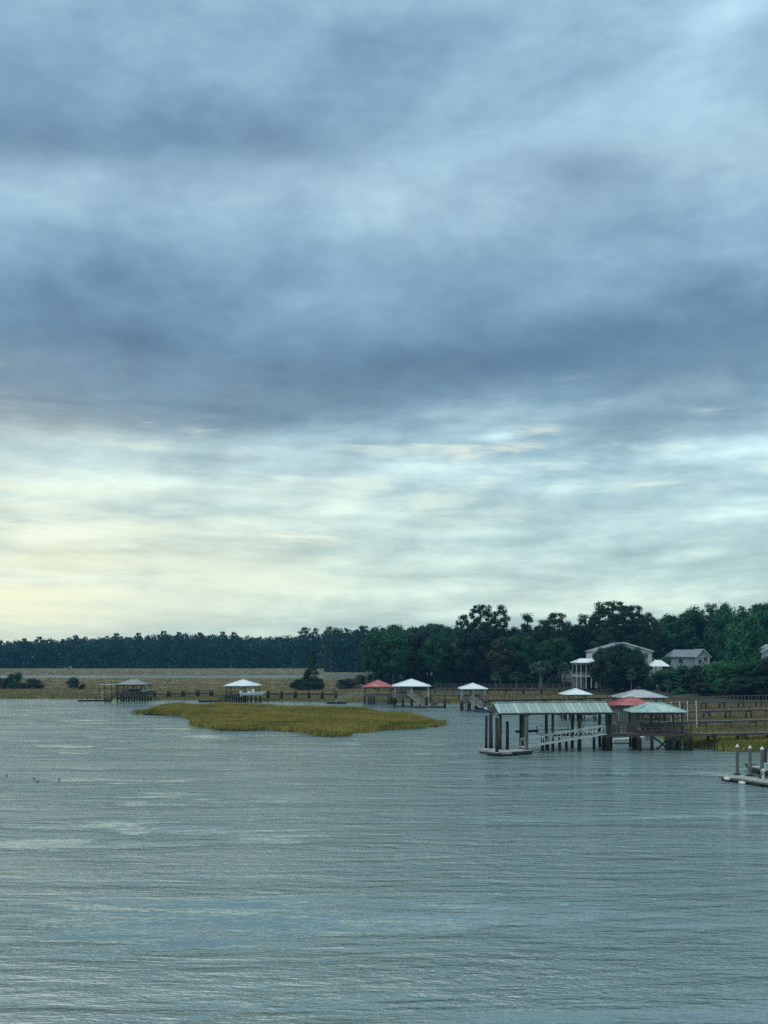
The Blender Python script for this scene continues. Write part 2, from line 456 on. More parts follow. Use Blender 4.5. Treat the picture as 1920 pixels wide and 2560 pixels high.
def sheet(name, x0, x1, y0, y1, z, mat, nx=1, ny=1):
    xs = np.linspace(x0, x1, nx + 1); ys = np.linspace(y0, y1, ny + 1)
    vs = [(x, y, z) for y in ys for x in xs]
    fs = [(j * (nx + 1) + i, j * (nx + 1) + i + 1, (j + 1) * (nx + 1) + i + 1, (j + 1) * (nx + 1) + i) for j in range(ny) for i in range(nx)]
    return MB().add(vs, fs).build(name, mat, None, 'structure')
water = sheet('water', -900, 900, -60, 1500, 0, water_material(), 12, 12)

def grass_ground_mat(name, c1, c2, c3, sx=.02, sy=.07):
    m, nt, b = material(name)
    geo = nt.n('ShaderNodeNewGeometry').outputs['Position']
    f = nt.smooth(nt.noise(nt.vmul(geo, (sx, sy, 1)), 1.0, 6.0, .6, .4), .36, .64)
    col = nt.mix(f, (*c1, 1), (*c2, 1))
    g = nt.smooth(nt.noise(nt.vmul(geo, (sx * .4, sy * 1.1, 1)), 1.0, 4.0, .6), .5, .66)
    col = nt.mix(g, col, (*c3, 1))
    d = nt.noise(nt.vmul(geo, (1.1, 1.1, 1.1)), 1.0, 3.0, .7)
    k = nt.m('ADD', .62, nt.m('MULTIPLY', d, .76))
    col = nt.mix(1.0, col, nt.comb(k, k, k), 'MULTIPLY')
    nt.put(b.inputs['Base Color'], col)
    b.inputs['Roughness'].default_value = .9
    b.inputs['Specular IOR Level'].default_value = .1
    return m
M['marsh'] = grass_ground_mat('marsh_grass', (.165, .155, .075), (.245, .21, .10), (.225, .17, .10))
M['marsh_near'] = grass_ground_mat('marsh_grass_near', (.19, .19, .045), (.27, .245, .05), (.16, .19, .045), .06, .12)
M['marsh_far'] = grass_ground_mat('far_marsh_grass', (.21, .19, .12), (.28, .245, .155), (.18, .165, .095))
M['island'] = grass_ground_mat('island_grass', (.25, .215, .048), (.38, .31, .075), (.165, .175, .042), .05, .13)
M['island_dead'] = simple_mat('wrack', (.10, .09, .05), (.16, .14, .08), 1)

def pts(l, z=0.0):
    return [W(a, b_, z) for a, b_ in l]
def slab(name, poly, z0, z1, mat):
    m = MB(); n = len(poly)
    m.prism([(p.x, p.y) for p in poly], z0, z1)
    return m.build(name, mat, None, 'structure')
main_front = [(-900, 1742), (-300, 1744), (0, 1746), (200, 1747), (330, 1748), (400, 1750), (500, 1749.5), (640, 1751.5), (740, 1753.5), (830, 1756), (940, 1756),
              (1020, 1757), (1100, 1756), (1150, 1759), (1250, 1763), (1400, 1768), (1500, 1776), (1560, 1795), (1640, 1828),
              (1700, 1858), (1735, 1869), (1790, 1874), (1840, 1880), (1900, 1876), (1990, 1866), (2300, 1860), (2700, 1850)]
main_back = [(2700, 1700), (1300, 1700), (1000, 1699), (900, 1696.5), (500, 1696), (200, 1696.5), (-10, 1697), (-300, 1697), (-900, 1697)]
main_poly = pts(main_front) + pts(main_back)
slab('marsh_ground', main_poly, -.6, .22, M['marsh'])
far_poly = pts([(-1400, 1688.5), (-400, 1688), (300, 1688.5), (700, 1688), (960, 1687.5), (1500, 1687)]) + [Vector((360, 1400, 0)), Vector((-900, 1400, 0))]
slab('far_marsh_ground', far_poly, -.6, .26, M['marsh_far'])
land_front = [(905, 1707), (960, 1716), (1080, 1722), (1250, 1722), (1400, 1724), (1560, 1733), (1700, 1745), (1800, 1751), (1920, 1756), (2400, 1765), (2900, 1770)]
lf = pts(land_front, .9)
land = MB()
rows = []
for p in lf:
    d = Vector((p.x * .15, 30, 0))
    rows.append([Vector((p.x, p.y - 1.5, -.3)), Vector((p.x, p.y, .85)), Vector((p.x + d.x * .3, p.y + 12, 1.5)), Vector((p.x + d.x, p.y + 40, 1.9)), Vector((p.x * 1.5, 1380, 2.2))])
n = len(rows[0])
land.add([tuple(q_) for r in rows for q_ in r], [(i * n + j, (i + 1) * n + j, (i + 1) * n + j + 1, i * n + j + 1) for i in range(len(rows) - 1) for j in range(n - 1)])
land.build('wooded_ground', M['soil'], None, 'structure')

# ---- point in polygon
def inside(px, py, poly):
    c = np.zeros(len(px), bool); n = len(poly); j = n - 1
    for i in range(n):
        xi, yi, xj, yj = poly[i][0], poly[i][1], poly[j][0], poly[j][1]
        cond = ((yi > py) != (yj > py))
        with np.errstate(divide='ignore', invalid='ignore'):
            xx = (xj - xi) * (py - yi) / (yj - yi + 1e-12) + xi
        c ^= cond & (px < xx); j = i
    return c
def edge_dist(px, py, poly):
    d = np.full(len(px), 1e9); n = len(poly)
    for i in range(n):
        ax, ay = poly[i][0], poly[i][1]; bx, by = poly[(i + 1) % n][0], poly[(i + 1) % n][1]
        ex, ey = bx - ax, by - ay; L = ex * ex + ey * ey + 1e-9
        t = np.clip(((px - ax) * ex + (py - ay) * ey) / L, 0, 1)
        d = np.minimum(d, np.hypot(px - ax - t * ex, py - ay - t * ey))
    return d
rng = np.random.default_rng(11)
def vnoise(x, y, s, seed=0):
    """cheap smooth value noise in numpy"""
    r = np.random.default_rng(seed); T = r.random((64, 64))
    x = x / s; y = y / s
    xi = np.floor(x).astype(int); yi = np.floor(y).astype(int)
    fx = x - xi; fy = y - yi; fx = fx * fx * (3 - 2 * fx); fy = fy * fy * (3 - 2 * fy)
    g = lambda a, b_: T[a % 64, b_ % 64]
    return (g(xi, yi) * (1 - fx) + g(xi + 1, yi) * fx) * (1 - fy) + (g(xi, yi + 1) * (1 - fx) + g(xi + 1, yi + 1) * fx) * fy
def blades(name, x, y, z, h, w, per, mat, lean=.35, spread=.45):
    """tufts of tapering grass blades, one triangle each, joined: ground cover"""
    n = len(x) * per
    X = np.repeat(x, per) + rng.normal(0, spread, n); Yc = np.repeat(y, per) + rng.normal(0, spread, n)
    Z = np.repeat(z, per); H = np.repeat(h, per) * rng.uniform(.65, 1.12, n); Wd = np.repeat(w, per) * rng.uniform(.6, 1.3, n)
    a = rng.uniform(0, math.pi, n); ca, sa = np.cos(a) * Wd / 2, np.sin(a) * Wd / 2
    lx = rng.normal(.10, lean * .6, n) * H; ly = rng.normal(0, lean * .6, n) * H
    v = np.empty((n, 3, 3), np.float32)
    v[:, 0] = np.stack([X - ca, Yc - sa, Z], 1); v[:, 1] = np.stack([X + ca, Yc + sa, Z], 1); v[:, 2] = np.stack([X + lx, Yc + ly, Z + H], 1)
    me = np_mesh(name, v.reshape(-1, 3), 3, np.arange(n * 3))
    return link_mesh(name, me, mat)

# island in the middle of the river
isl_front = [(352, 1783), (385, 1787), (440, 1791), (480, 1796), (492, 1806), (520, 1818), (548, 1826), (590, 1828), (625, 1827), (660, 1824), (720, 1829), (765, 1833), (800, 1839),
             (830, 1842), (850, 1841), (868, 1834), (960, 1826), (1030, 1821), (1080, 1815), (1108, 1808)]
isl_back = [(1094, 1804), (1080, 1796), (1050, 1787), (1000, 1780), (900, 1773), (800, 1767), (700, 1763), (600, 1760), (500, 1759), (430, 1761), (380, 1768), (358, 1776)]
isl = pts(isl_front) + pts(isl_back, .85)
isl2 = [(p.x, p.y) for p in isl]
slab('island_ground', isl, -.6, .10, M['mud'])
xs = np.array([p[0] for p in isl2]); ys = np.array([p[1] for p in isl2])
N = 80000
X = rng.uniform(xs.min() - 2, xs.max() + 2, N); Y_ = rng.uniform(ys.min() - 2, ys.max() + 2, N)
wx, wy = 2.4 * (vnoise(X, Y_, 2.2, 21) - .5), 3.0 * (vnoise(X, Y_, 2.6, 22) - .5)
k = inside(X + wx, Y_ + wy, isl2); X, Y_ = X[k], Y_[k]
ed = edge_dist(X, Y_, isl2)
hh = .50 + .75 * vnoise(X, Y_, 5.0, 1) + .55 * vnoise(X, Y_, 1.7, 2)
hh *= np.clip(.55 + ed / 3.0, .5, 1)
o = blades('marsh_grass', X, Y_, np.full(len(X), .05), hh, np.full(len(X), .11), 7, M['island'])
tag(o, 'ochre green marsh grass covering the long low island in the river', 'marsh grass', None, 'stuff')

# grass of the far shores
def scatter(poly, n, y0, y1, pw=1.5):
    u = rng.random(n); a, b_ = y0 ** (1 - pw), y1 ** (1 - pw)
    Yy = (a + (b_ - a) * u) ** (1 / (1 - pw))
    Xx = rng.uniform(-.46, .50, n) * Yy
    p2 = [(p.x, p.y) for p in poly]
    k_ = inside(Xx, Yy, p2)
    return Xx[k_], Yy[k_]
land_line_x = np.array([p.x for p in lf]); land_line_y = np.array([p.y for p in lf])
X, Y_ = scatter(main_poly, 130000, 118, 466)
keep = ~((X > land_line_x[0]) & (Y_ > np.interp(X, land_line_x, land_line_y) + 1))
X, Y_ = X[keep], Y_[keep]
near = (X > 36) & (Y_ < 150 + (X - 36) * .3)
hh = (.45 + .35 * vnoise(X, Y_, 9, 3) + .2 * vnoise(X, Y_, 2.5, 4)) * np.clip(1.25 - Y_ / 420, .45, 1)
ww = .10 + .0008 * Y_
a_ = ~near
o = blades('marsh_grass', X[a_], Y_[a_], np.full(a_.sum(), .15), hh[a_], ww[a_], 4, M['marsh'], spread=.7)
tag(o, 'brown olive marsh grass spread along the whole far river bank', 'marsh grass', None, 'stuff')
X2, Y2 = X[near], Y_[near]
X2 = np.repeat(X2, 4) + rng.normal(0, 1.0, len(X2) * 4); Y2 = np.repeat(Y2, 4) + rng.normal(0, 1.2, len(Y2) * 4)
kk = inside(X2, Y2, [(p.x, p.y) for p in main_poly]); X2, Y2 = X2[kk], Y2[kk]
o = blades('marsh_grass', X2, Y2, np.full(len(X2), .1), .8 + .5 * vnoise(X2, Y2, 4, 5), np.full(len(X2), .15), 4, M['marsh_near'])
tag(o, 'yellow green marsh grass on the near bank at the right, under the long pier', 'marsh grass', None, 'stuff')
# a fringe of taller green grass right along the water
F = []
for i in range(len(main_front) - 1):
    p, q_ = W(*main_front[i]), W(*main_front[i + 1])
    L = (q_ - p).length
    for _ in range(int(L * 5)):
        t = random.random(); r = p.lerp(q_, t); F.append((r.x, r.y + abs(random.gauss(.2, 2.2))))
F = np.array(F)
o = blades('shore_grass', F[:, 0], F[:, 1], np.full(len(F), .05), .55 + .35 * vnoise(F[:, 0], F[:, 1], 6, 8), .10 + .0008 * F[:, 1], 5, M['marsh_near'])
tag(o, 'yellow green grass fringe growing right at the waterline of the bank', 'marsh grass', None, 'stuff')
far2 = [p for p in far_poly]
X, Y_ = scatter(far2, 26000, 530, 760)
o = blades('far_marsh_grass', X, Y_, np.full(len(X), .2), .30 + .25 * vnoise(X, Y_, 12, 6), .35 + 0 * X, 4, M['marsh_far'], spread=1)
tag(o, 'pale straw marsh grass beyond the far strip of river, before the forest', 'marsh grass', None, 'stuff')

# ================================================================= TREES
def leaf_cloud(centers, radii, per, size, rg, flat=.8, up=.15, shell=.55):
    """leaf-sized quads spread around clump shells. centers (K,3), radii (K,3)"""
    K = len(centers); n = K * per
    d = rg.normal(size=(n, 3)); d /= np.linalg.norm(d, axis=1)[:, None]
    rr = shell + (1 - shell) * rg.random(n) ** .6
    rr = rr * np.where(rg.random(n) < .22, 1 + .16 * np.abs(rg.normal(size=n)), 1)
    lump = 1 + .22 * np.sin(d[:, 0] * 5 + np.repeat(np.arange(K), per)) * np.cos(d[:, 1] * 6 + d[:, 2] * 4)
    P = np.repeat(centers, per, 0) + d * np.repeat(radii, per, 0) * (rr * lump)[:, None]
    nr = d * 1.5 + rg.normal(size=(n, 3)) * .42 + np.array([0, 0, up]); nr /= np.linalg.norm(nr, axis=1)[:, None]
    t = np.cross(nr, rg.normal(size=(n, 3))); t /= np.linalg.norm(t, axis=1)[:, None]
    b_ = np.cross(nr, t)
    s = size * rg.uniform(.55, 1.25, n)[:, None] / 2
    q_ = np.stack([P - t * s - b_ * s * flat, P + t * s - b_ * s * flat * .6, P + t * s * .8 + b_ * s * flat, P - t * s * .7 + b_ * s * flat], 1)
    return q_.reshape(-1, 3)
def leaf_mesh(name, centers, radii, per, size, rg, **kw):
    v = leaf_cloud(np.array(centers, float), np.array(radii, float), per, size, rg, **kw)
    return np_mesh(name, v, 4, np.arange(len(v)))

class Proto: pass
PROTO = {}
def proto(key, name, H, centers, radii, per, size, mat, trunk_r, trunk_top, seed, bark='bark', limb_r=.12, trunks=None, **kw):
    rg = np.random.default_rng(seed); rnd = random.Random(seed)
    P = Proto(); P.H = H; P.name = name; P.mat = mat
    P.crown = leaf_mesh(name + '_crown', centers, radii, per, size, rg, **kw); P.crown.materials.append(M[mat])
    m = MB(); lean = (rnd.uniform(-.4, .4), rnd.uniform(-.4, .4))
    for tx, ty in (trunks or [(0, 0)]):
        m.cyl((tx, ty, -.8), (tx + lean[0], ty + lean[1], trunk_top), trunk_r, trunk_r * .35, 8, .12, 6, rnd)
    P.trunk = m.mesh(name + '_trunk'); P.trunk.materials.append(M[bark])
    P.limbs = None
    if limb_r:
        m = MB()
        for c in centers[::2]:
            z0 = max(trunk_top * .3, min(trunk_top * .97, c[2] - math.hypot(c[0], c[1]) * .55))
            t = z0 / trunk_top
            m.cyl((lean[0] * t, lean[1] * t, z0), c, limb_r, limb_r * .3, 5, .08, 2, rnd)
        P.limbs = m.mesh(name + '_limbs'); P.limbs.materials.append(M[bark])
    rr_ = np.array([math.hypot(c[0], c[1]) + .75 * max(r[0], r[1]) for c, r in zip(centers, radii)])
    P.R = float(np.percentile(rr_, 88))
    PROTO[key] = P

def pine(key, seed, H=26, lo=.42, R=4.2, n=44, narrow=False):
    r = random.Random(seed); c = []; rad = []
    for i in range(n):
        t = (i + .5) / n
        prof = (.55 + .45 * math.sin(min(1, t * 1.25) * math.pi * .62)) * (1 if t < .72 else math.sqrt(max(.08, 1 - ((t - .72) / .30) ** 2)))
        if narrow: prof = 1.0 - .86 * t
        a = i * 2.4 + r.uniform(-.5, .5); d = R * prof * (r.uniform(.35, 1.0) if i % 3 else r.uniform(.75, 1.08))
        c.append((math.cos(a) * d, math.sin(a) * d, (lo + (1 - lo) * t) * H - 1.0 + r.uniform(-.6, .6)))
        s = r.uniform(.75, 1.45) * (1.0 if not narrow else .95)
        rad.append((s * 1.1, s * 1.1, s * .78))
    c.append((0, 0, H - 1.2)); rad.append((1.7, 1.7, 1.1))
    proto(key, 'pine_tree', H, c, rad, 150, .34, 'pine_leaf', .32, H - 1.8, seed, limb_r=.09, shell=.3)
def oak(key, seed, H=17, R=5.6, n=60, mat='oak_leaf', low=.22, name='oak_tree', size=.36):
    r = random.Random(seed); c = []; rad = []
    zc_, rz_ = H * (low + 1) / 2, H * (1 - low) / 2
    for i in range(n):
        u = r.uniform(-.95, 1); a = r.random() * 6.28; q_ = math.sqrt(1 - u * u); k_ = r.uniform(.55, .92)
        s = r.uniform(1.1, 2.1) * R / 5.6
        c.append((math.cos(a) * q_ * (R - s * .7) * k_ * r.uniform(.85, 1.1), math.sin(a) * q_ * (R - s * .7) * k_ * r.uniform(.85, 1.1), zc_ + u * (rz_ - s * .6) * r.uniform(.75, 1.0)))
        rad.append((s, s, s * .8))
    proto(key, name, H, c, rad, 190, size, mat, .38, H * .7, seed, limb_r=.13, shell=.5)
def bush(key, seed, H=3.6, R=2.2, n=22, mat='marsh_leaf', cone=False, name='marsh_shrub'):
    r = random.Random(seed); c = []; rad = []
    for i in range(n):
        t = r.random(); a = r.random() * 6.28
        d = R * (1.05 - .95 * t if cone else math.sqrt(max(.05, 1 - (t * 1.05 - .15) ** 2))) * r.uniform(.2, .9)
        s = r.uniform(.4, .85) * R / 2.2 * (1 if not cone else 1.15 - .6 * t)
        c.append((math.cos(a) * d, math.sin(a) * d, .3 + t * (H - .8))); rad.append((s, s, s * .9))
    proto(key, name, H, c, rad, 200, .20, mat, .09, H * .6, seed, limb_r=.04, shell=.4)
def palmetto(key, seed, H=5.2, trunks=None):
    r = random.Random(seed); rg = np.random.default_rng(seed)
    vs = []
    tr = trunks or [(0, 0)]
    for tx, ty in tr:
        for i in range(84):
            a = r.random() * 6.28; el = r.uniform(-.9, 1.35); L = r.uniform(.9, 1.45)
            d = Vector((math.cos(a) * math.cos(el), math.sin(a) * math.cos(el), math.sin(el)))
            p0 = Vector((tx, ty, H - 1.2)) + d * .25; hub = p0 + d * L * .55
            side = d.cross(Vector((0, 0, 1))).normalized()
            upv = side.cross(d).normalized()
            for k_ in range(7):                         # fan of leaflets
                an = (k_ - 3) * .38
                dd = (d * math.cos(an) + side * math.sin(an)).normalized()
                tip = hub + dd * L * .55 - Vector((0, 0, .12 * abs(k_ - 3) + .1))
                w = side * .07 * math.cos(an) + d * .07 * math.sin(an)
                vs += [p0 if k_ == 3 else hub - w * .3, hub + dd * L * .2 - w, tip, hub + dd * L * .2 + w]
    P = Proto(); P.H = H; P.name = 'palmetto_tree'
    P.crown = np_mesh('palmetto_crown', np.array([tuple(v) for v in vs]), 4, np.arange(len(vs))); P.crown.materials.append(M['palm_leaf'])
    m = MB()
    for tx, ty in tr: m.cyl((tx * .4, ty * .4, -.6), (tx, ty, H - 1.2), .11, .10, 8, .05, 5, r)
    P.trunk = m.mesh('palmetto_trunk'); P.trunk.materials.append(M['bark_pale']); P.limbs = None; P.R = 1.6
    PROTO[key] = P
for i, s in enumerate((3, 5, 9)): pine('pine%d' % i, s, lo=(.36, .5, .45)[i], R=(4.4, 4.8, 3.9)[i], n=(82, 62, 64)[i])
pine('pine_narrow', 21, 22, .12, 3.4, 34, True)
for i, s in enumerate((31, 32, 33)): oak('oak%d' % i, s, R=(5.6, 6.2, 5.0)[i])
oak('bright0', 41, 17, 5.6, 58, 'bright_leaf', .15); oak('bright1', 42, 16, 6.0, 60, 'bright_leaf', .12)
oak('dark0', 51, 15, 6.2, 66, 'dark_leaf', .04); oak('dark1', 52, 14, 5.6, 60, 'dark_leaf', .04)
oak('brown0', 61, 16, 4.6, 46, 'brown_leaf', .15)
oak('under0', 71, 6, 3.6, 34, 'dark_leaf', .0, 'understory_tree', .3); oak('under1', 72, 7, 3.8, 34, 'oak_leaf', .0, 'understory_tree', .3)
oak('under2', 73, 7, 4.0, 34, 'bright_leaf', .0, 'understory_tree', .3)
bush('bush0', 81); bush('bush1', 82, 3.2, 2.8, 26); bush('cone', 83, 4.8, 2.4, 28, cone=True); bush('yellow_bush', 84, 2.6, 2.2, 20, 'bright_leaf')
palmetto('palm', 91); palmetto('palm2', 92, 6.2, [(-.7, 0), (.75, .3)])

USED = {}
def tree(key, px, Y, top_py=None, w_px=None, z0=1.4, label='', cat='tree', group=None, H=None, rz=None, name=None):
    P = PROTO[key]
    if H is None: H = zat(top_py, Y) - z0
    sz = H / P.H
    sx = (w_px * 1.12 / FPX * Y / 2) / P.R if w_px else sz
    p = at(px, Y, z0)
    e = thing(name or P.name, p, random.random() * 6.28 if rz is None else rz, label, cat, group)
    e.scale = (sx, sx, sz)
    for nm, me in (('crown', P.crown), ('trunk', P.trunk), ('limbs', P.limbs)):
        if me is None: continue
        o_ = bpy.data.objects.new(nm, me); COL.objects.link(o_); o_.parent = e
        if nm == 'limbs': o_['kind'] = 'stuff'
    return e
PG = 'pines and oaks of the near wood'
def T(*a, **k):
    k.setdefault('group', PG); return tree(*a, **k)
# skyline trees of the near wood, left to right
T('pine1', 1158, 330, 1533, 40, label='thin straggly pine at the left of the tall pine pair, bare limbs reaching left')
T('pine0', 1201, 325, 1508, 62, label='tallest pine of the left part of the wood, above the white pavilion')
T('pine2', 1252, 330, 1513, 46, label='tall pine with round crown and bare trunk gap, just right of the tallest left pine')
T('pine_narrow', 1316, 320, 1530, 52, label='pointed dark conifer between the tall pine pair and the round topped pine')
T('pine1', 1388, 325, 1528, 72, label='broad round topped pine left of the white porch house roof')
T('pine2', 1460, 335, 1536, 44, label='small pine crown on the skyline above the white porch house')
T('pine0', 1530, 322, 1499, 92, label='tallest and widest pine, directly above the big white house')
T('pine1', 1583, 326, 1509, 62, label='tall pine to the right of the widest pine over the white house')
T('pine2', 1621, 318, 1532, 46, label='lower pine ending the pine group, left of the dip in the skyline')
T('oak0', 1680, 345, 1527, 105, label='dark round oak crown rising right of the dip in the skyline')
T('bright0', 1733, 342, 1513, 90, label='broad green tree above the grey roofed house')
T('pine2', 1777, 345, 1509, 46, label='knobbly crown on the skyline right of the green tree over the grey roof')
T('oak1', 1812, 335, 1507, 80, label='rounded oak crown on the right skyline')
T('bright1', 1858, 290, 1514, 84, label='lighter green oak crown near the right edge of the skyline')
T('pine0', 1893, 335, 1507, 56, label='pine crown just inside the right edge of the wood')
T('oak2', 1925, 325, 1497, 90, label='highest oak crown, cut by the right edge of the photo')
for px, top, w, lab in ((1182, 1546, 50, 'lower pine filling in left of the tallest left pine'), (1222, 1540, 50, 'pine crown joining the tall pine pair below their tops'), (1285, 1558, 46, 'lower pine between the pine pair and the pointed conifer'),
                        (1345, 1552, 50, 'lower pine right of the pointed conifer'), (1368, 1540, 44, 'left shoulder pine of the broad round topped pine'), (1412, 1543, 46, 'right shoulder pine of the broad round topped pine'),
                        (1440, 1552, 44, 'low pine left of the small pine crown over the porch house'), (1486, 1528, 50, 'pine at the left foot of the widest pine'), (1506, 1514, 54, 'left half of the crown group of the widest pine'),
                        (1556, 1511, 56, 'right half of the crown group of the widest pine'), (1604, 1526, 46, 'pine between the tall right pine and the lower one ending the group'), (1640, 1552, 40, 'small pine in the dip of the skyline'),
                        (1530, 1536, 90, 'dense lower pine under the widest crown'), (1590, 1535, 70, 'dense lower pine under the tall right pine'), (1208, 1560, 70, 'dense lower pine under the tall pair')):
    T('pine2' if w < 50 else 'pine1', px, 333, top + (0 if px in (1506, 1556) else 10), w, label=lab)
for px, Y, top, w, kind, lab in (
    (985, 430, 1560, 90, 'oak1', 'rounded oak at the far left end of the near wood'),
    (1040, 415, 1561, 90, 'oak0', 'flat topped oak at the left end of the near wood'),
    (1085, 405, 1552, 74, 'oak2', 'domed tree on the skyline left of the straggly pine'),
    (1125, 395, 1563, 70, 'oak0', 'low dark oak under the straggly pine'),
    (975, 345, 1592, 72, 'bright0', 'mid green tree standing at the marsh above the red roof pavilion'),
    (1020, 340, 1582, 84, 'bright1', 'wide mid green tree behind the large white pavilion'),
    (1075, 335, 1590, 80, 'oak0', 'green oak right of the large white pavilion roof'),
    (1125, 325, 1592, 84, 'dark0', 'very dark oak between the two white pavilions'),
    (1172, 315, 1580, 80, 'dark1', 'very dark oak behind the small white pavilion'),
    (1225, 335, 1578, 76, 'oak1', 'oak below the gap of the tall pine pair'),
    (1252, 312, 1590, 60, 'brown0', 'brownish thin tree in front of the tall pine pair'),
    (1295, 322, 1585, 76, 'oak2', 'dark oak left of the paired palmettos'),
    (1345, 328, 1575, 84, 'dark0', 'dark oak above the paired palmettos'),
    (1385, 322, 1585, 74, 'oak0', 'oak just left of the white porch house'),
    (1440, 340, 1570, 84, 'oak1', 'oak behind the porch of the white house'),
    (1500, 345, 1560, 84, 'dark1', 'dark oak behind the left gable of the white house'),
    (1560, 348, 1558, 90, 'oak2', 'oak behind the ridge of the white house'),
    (1610, 345, 1560, 84, 'dark0', 'dark oak behind the right gable of the white house'),
    (1655, 340, 1560, 84, 'oak0', 'oak between the white house and the grey roofed house'),
    (1705, 350, 1550, 90, 'bright1', 'green tree directly behind the grey roofed house'),
    (1760, 352, 1548, 90, 'oak1', 'tree behind the gable of the grey roofed house'),
    (1815, 340, 1550, 96, 'bright0', 'bright green tree right of the grey roofed house'),
    (1855, 322, 1560, 90, 'oak2', 'green tree left of the roof at the right edge'),
    (1920, 330, 1552, 90, 'bright1', 'green tree over the roof at the right edge'),
    (1514, 284, 1633, 66, 'dark1', 'very dark oak hiding the left front of the white house'),
    (1546, 287, 1606, 66, 'dark0', 'taller very dark oak hiding the middle front of the white house'),
    (1582, 287, 1634, 92, 'dark1', 'very dark oak hiding the right front of the white house'),
    (1496, 291, 1630, 44, 'brown0', 'sparse leaved tree against the left wall of the white house'),
    (1506, 287, 1614, 40, 'oak2', 'loose leaved tree crossing the left eave of the white house'),
    (1592, 289, 1618, 44, 'oak1', 'loose leaved tree crossing the right eave of the white house'),
    (1550, 288, 1611, 66, 'oak2', 'loose crowned tree crossing the middle of the white house gable'),
    (1524, 289, 1615, 46, 'oak1', 'loose tree over the left half of the white gable'),
    (1573, 290, 1617, 46, 'oak2', 'loose tree over the right half of the white gable'),
    (1660, 274, 1668, 60, 'under1', 'grey green tree below the small white hip roof'),
    (1700, 268, 1655, 76, 'under1', 'bushy tree in front of the grey roofed house'),
    (1745, 262, 1662, 70, 'dark1', 'dark bushy tree below the gable of the grey roofed house'),
    (1790, 258, 1640, 72, 'under2', 'light round tree right of the grey roofed house'),
    (1835, 252, 1650, 80, 'bright0', 'light green tree by the shore at the right'),
    (1880, 246, 1648, 84, 'oak0', 'dark green tree over the shore near the right edge'),
    (1930, 242, 1640, 90, 'dark0', 'darkest shore tree, cut by the right edge of the photo'),
    (1660, 308, 1632, 44, 'under2', 'small green tree between the two houses roofs'),
    (1815, 246, 1690, 60, 'under2', 'low light green tree hanging over the marsh at the right'),
    (1865, 240, 1692, 80, 'dark1', 'low black green tree mass at the right shore'),
    (1915, 236, 1690, 80, 'dark0', 'low black tree mass in the corner of the right shore'),
    (1765, 252, 1700, 60, 'under0', 'low dark bush tree between the yellow bush and the shore tree')):
    T(kind, px, Y, top, w, label=lab)
# the crowd of trees that fills the depth of the wood (nothing tells these apart)
sk_x = [900, 980, 1080, 1140, 1165, 1200, 1230, 1290, 1316, 1345, 1390, 1430, 1470, 1530, 1580, 1620, 1642, 1680, 1735, 1800, 1860, 1925, 2100]
sk_y = [1572, 1566, 1562, 1572, 1572, 1565, 1572, 1574, 1560, 1578, 1560, 1572, 1560, 1540, 1548, 1566, 1560, 1545, 1530, 1528, 1530, 1520, 1520]
r2 = random.Random(99)
TONE = {'oak': 'green tree', 'dark': 'very dark tree', 'bright': 'lighter green tree'}
ROWS = ('front rows, ', 'middle rows, ', 'rearmost rows, ')
def place(px):
    for lim, s in ((1000, 'at its far left end'), (1080, 'behind the large white pavilion'), (1150, 'left of the small ramp pavilion'), (1230, 'under the tall pine pair'),
                   (1330, 'behind the left palmettos'), (1400, 'behind the paired palmettos'), (1480, 'behind the white porch'), (1570, 'behind the white house'),
                   (1650, 'at the right of the white house'), (1740, 'behind the slate grey roof'), (1800, 'behind the green gable'), (1870, 'left of the roof at the right edge'), (1e9, 'by the right edge')):
        if px < lim: return s
for row, (Y0, sp, dy) in enumerate(((318, 6.5, 8), (352, 7.5, 4), (395, 9, 0))):
    x = -3.0 - row * 4
    while x < .46 * Y0:
        Y = Y0 + r2.uniform(-8, 8); px = 960 + x / Y * FPX
        house = 1405 < px < 1640 and row == 0 or (1662 < px < 1800 or 1875 < px < 1990) and row == 0
        if px > 925 and not house:
            top = np.interp(px, sk_x, sk_y) + dy + r2.uniform(-4, 20)
            kind = r2.choice(['oak0', 'oak1', 'oak2', 'dark0', 'dark1', 'bright0'] if px < 1620 else ['oak0', 'oak1', 'oak2', 'bright0', 'bright1', 'dark1'])
            tree(kind, px, Y, top, None, label=TONE[kind[:-1]] + ' in the wood, ' + ROWS[row] + place(px), group='crowded trees deep in the wood')
        x += sp * r2.uniform(.8, 1.25)
x = -4.0
while x < 135:
    px_guess = 960 + x / 300 * FPX
    Y = float(np.interp(px_guess, [c_[0] for c_ in land_front], [p.y for p in lf])) + r2.uniform(3, 9)
    px = 960 + x / Y * FPX
    if not (1410 < px < 1480):
        tree(r2.choice(['under0', 'under0', 'under1']) if px < 1660 else r2.choice(['under0', 'under1', 'under2']), px, Y, None, None, z0=1.0,
             H=r2.uniform(3.4, 6.5), label='low bushy tree of the shore thicket, ' + place(px), group='thicket along the wood edge')
    x += r2.uniform(2.6, 4.2)
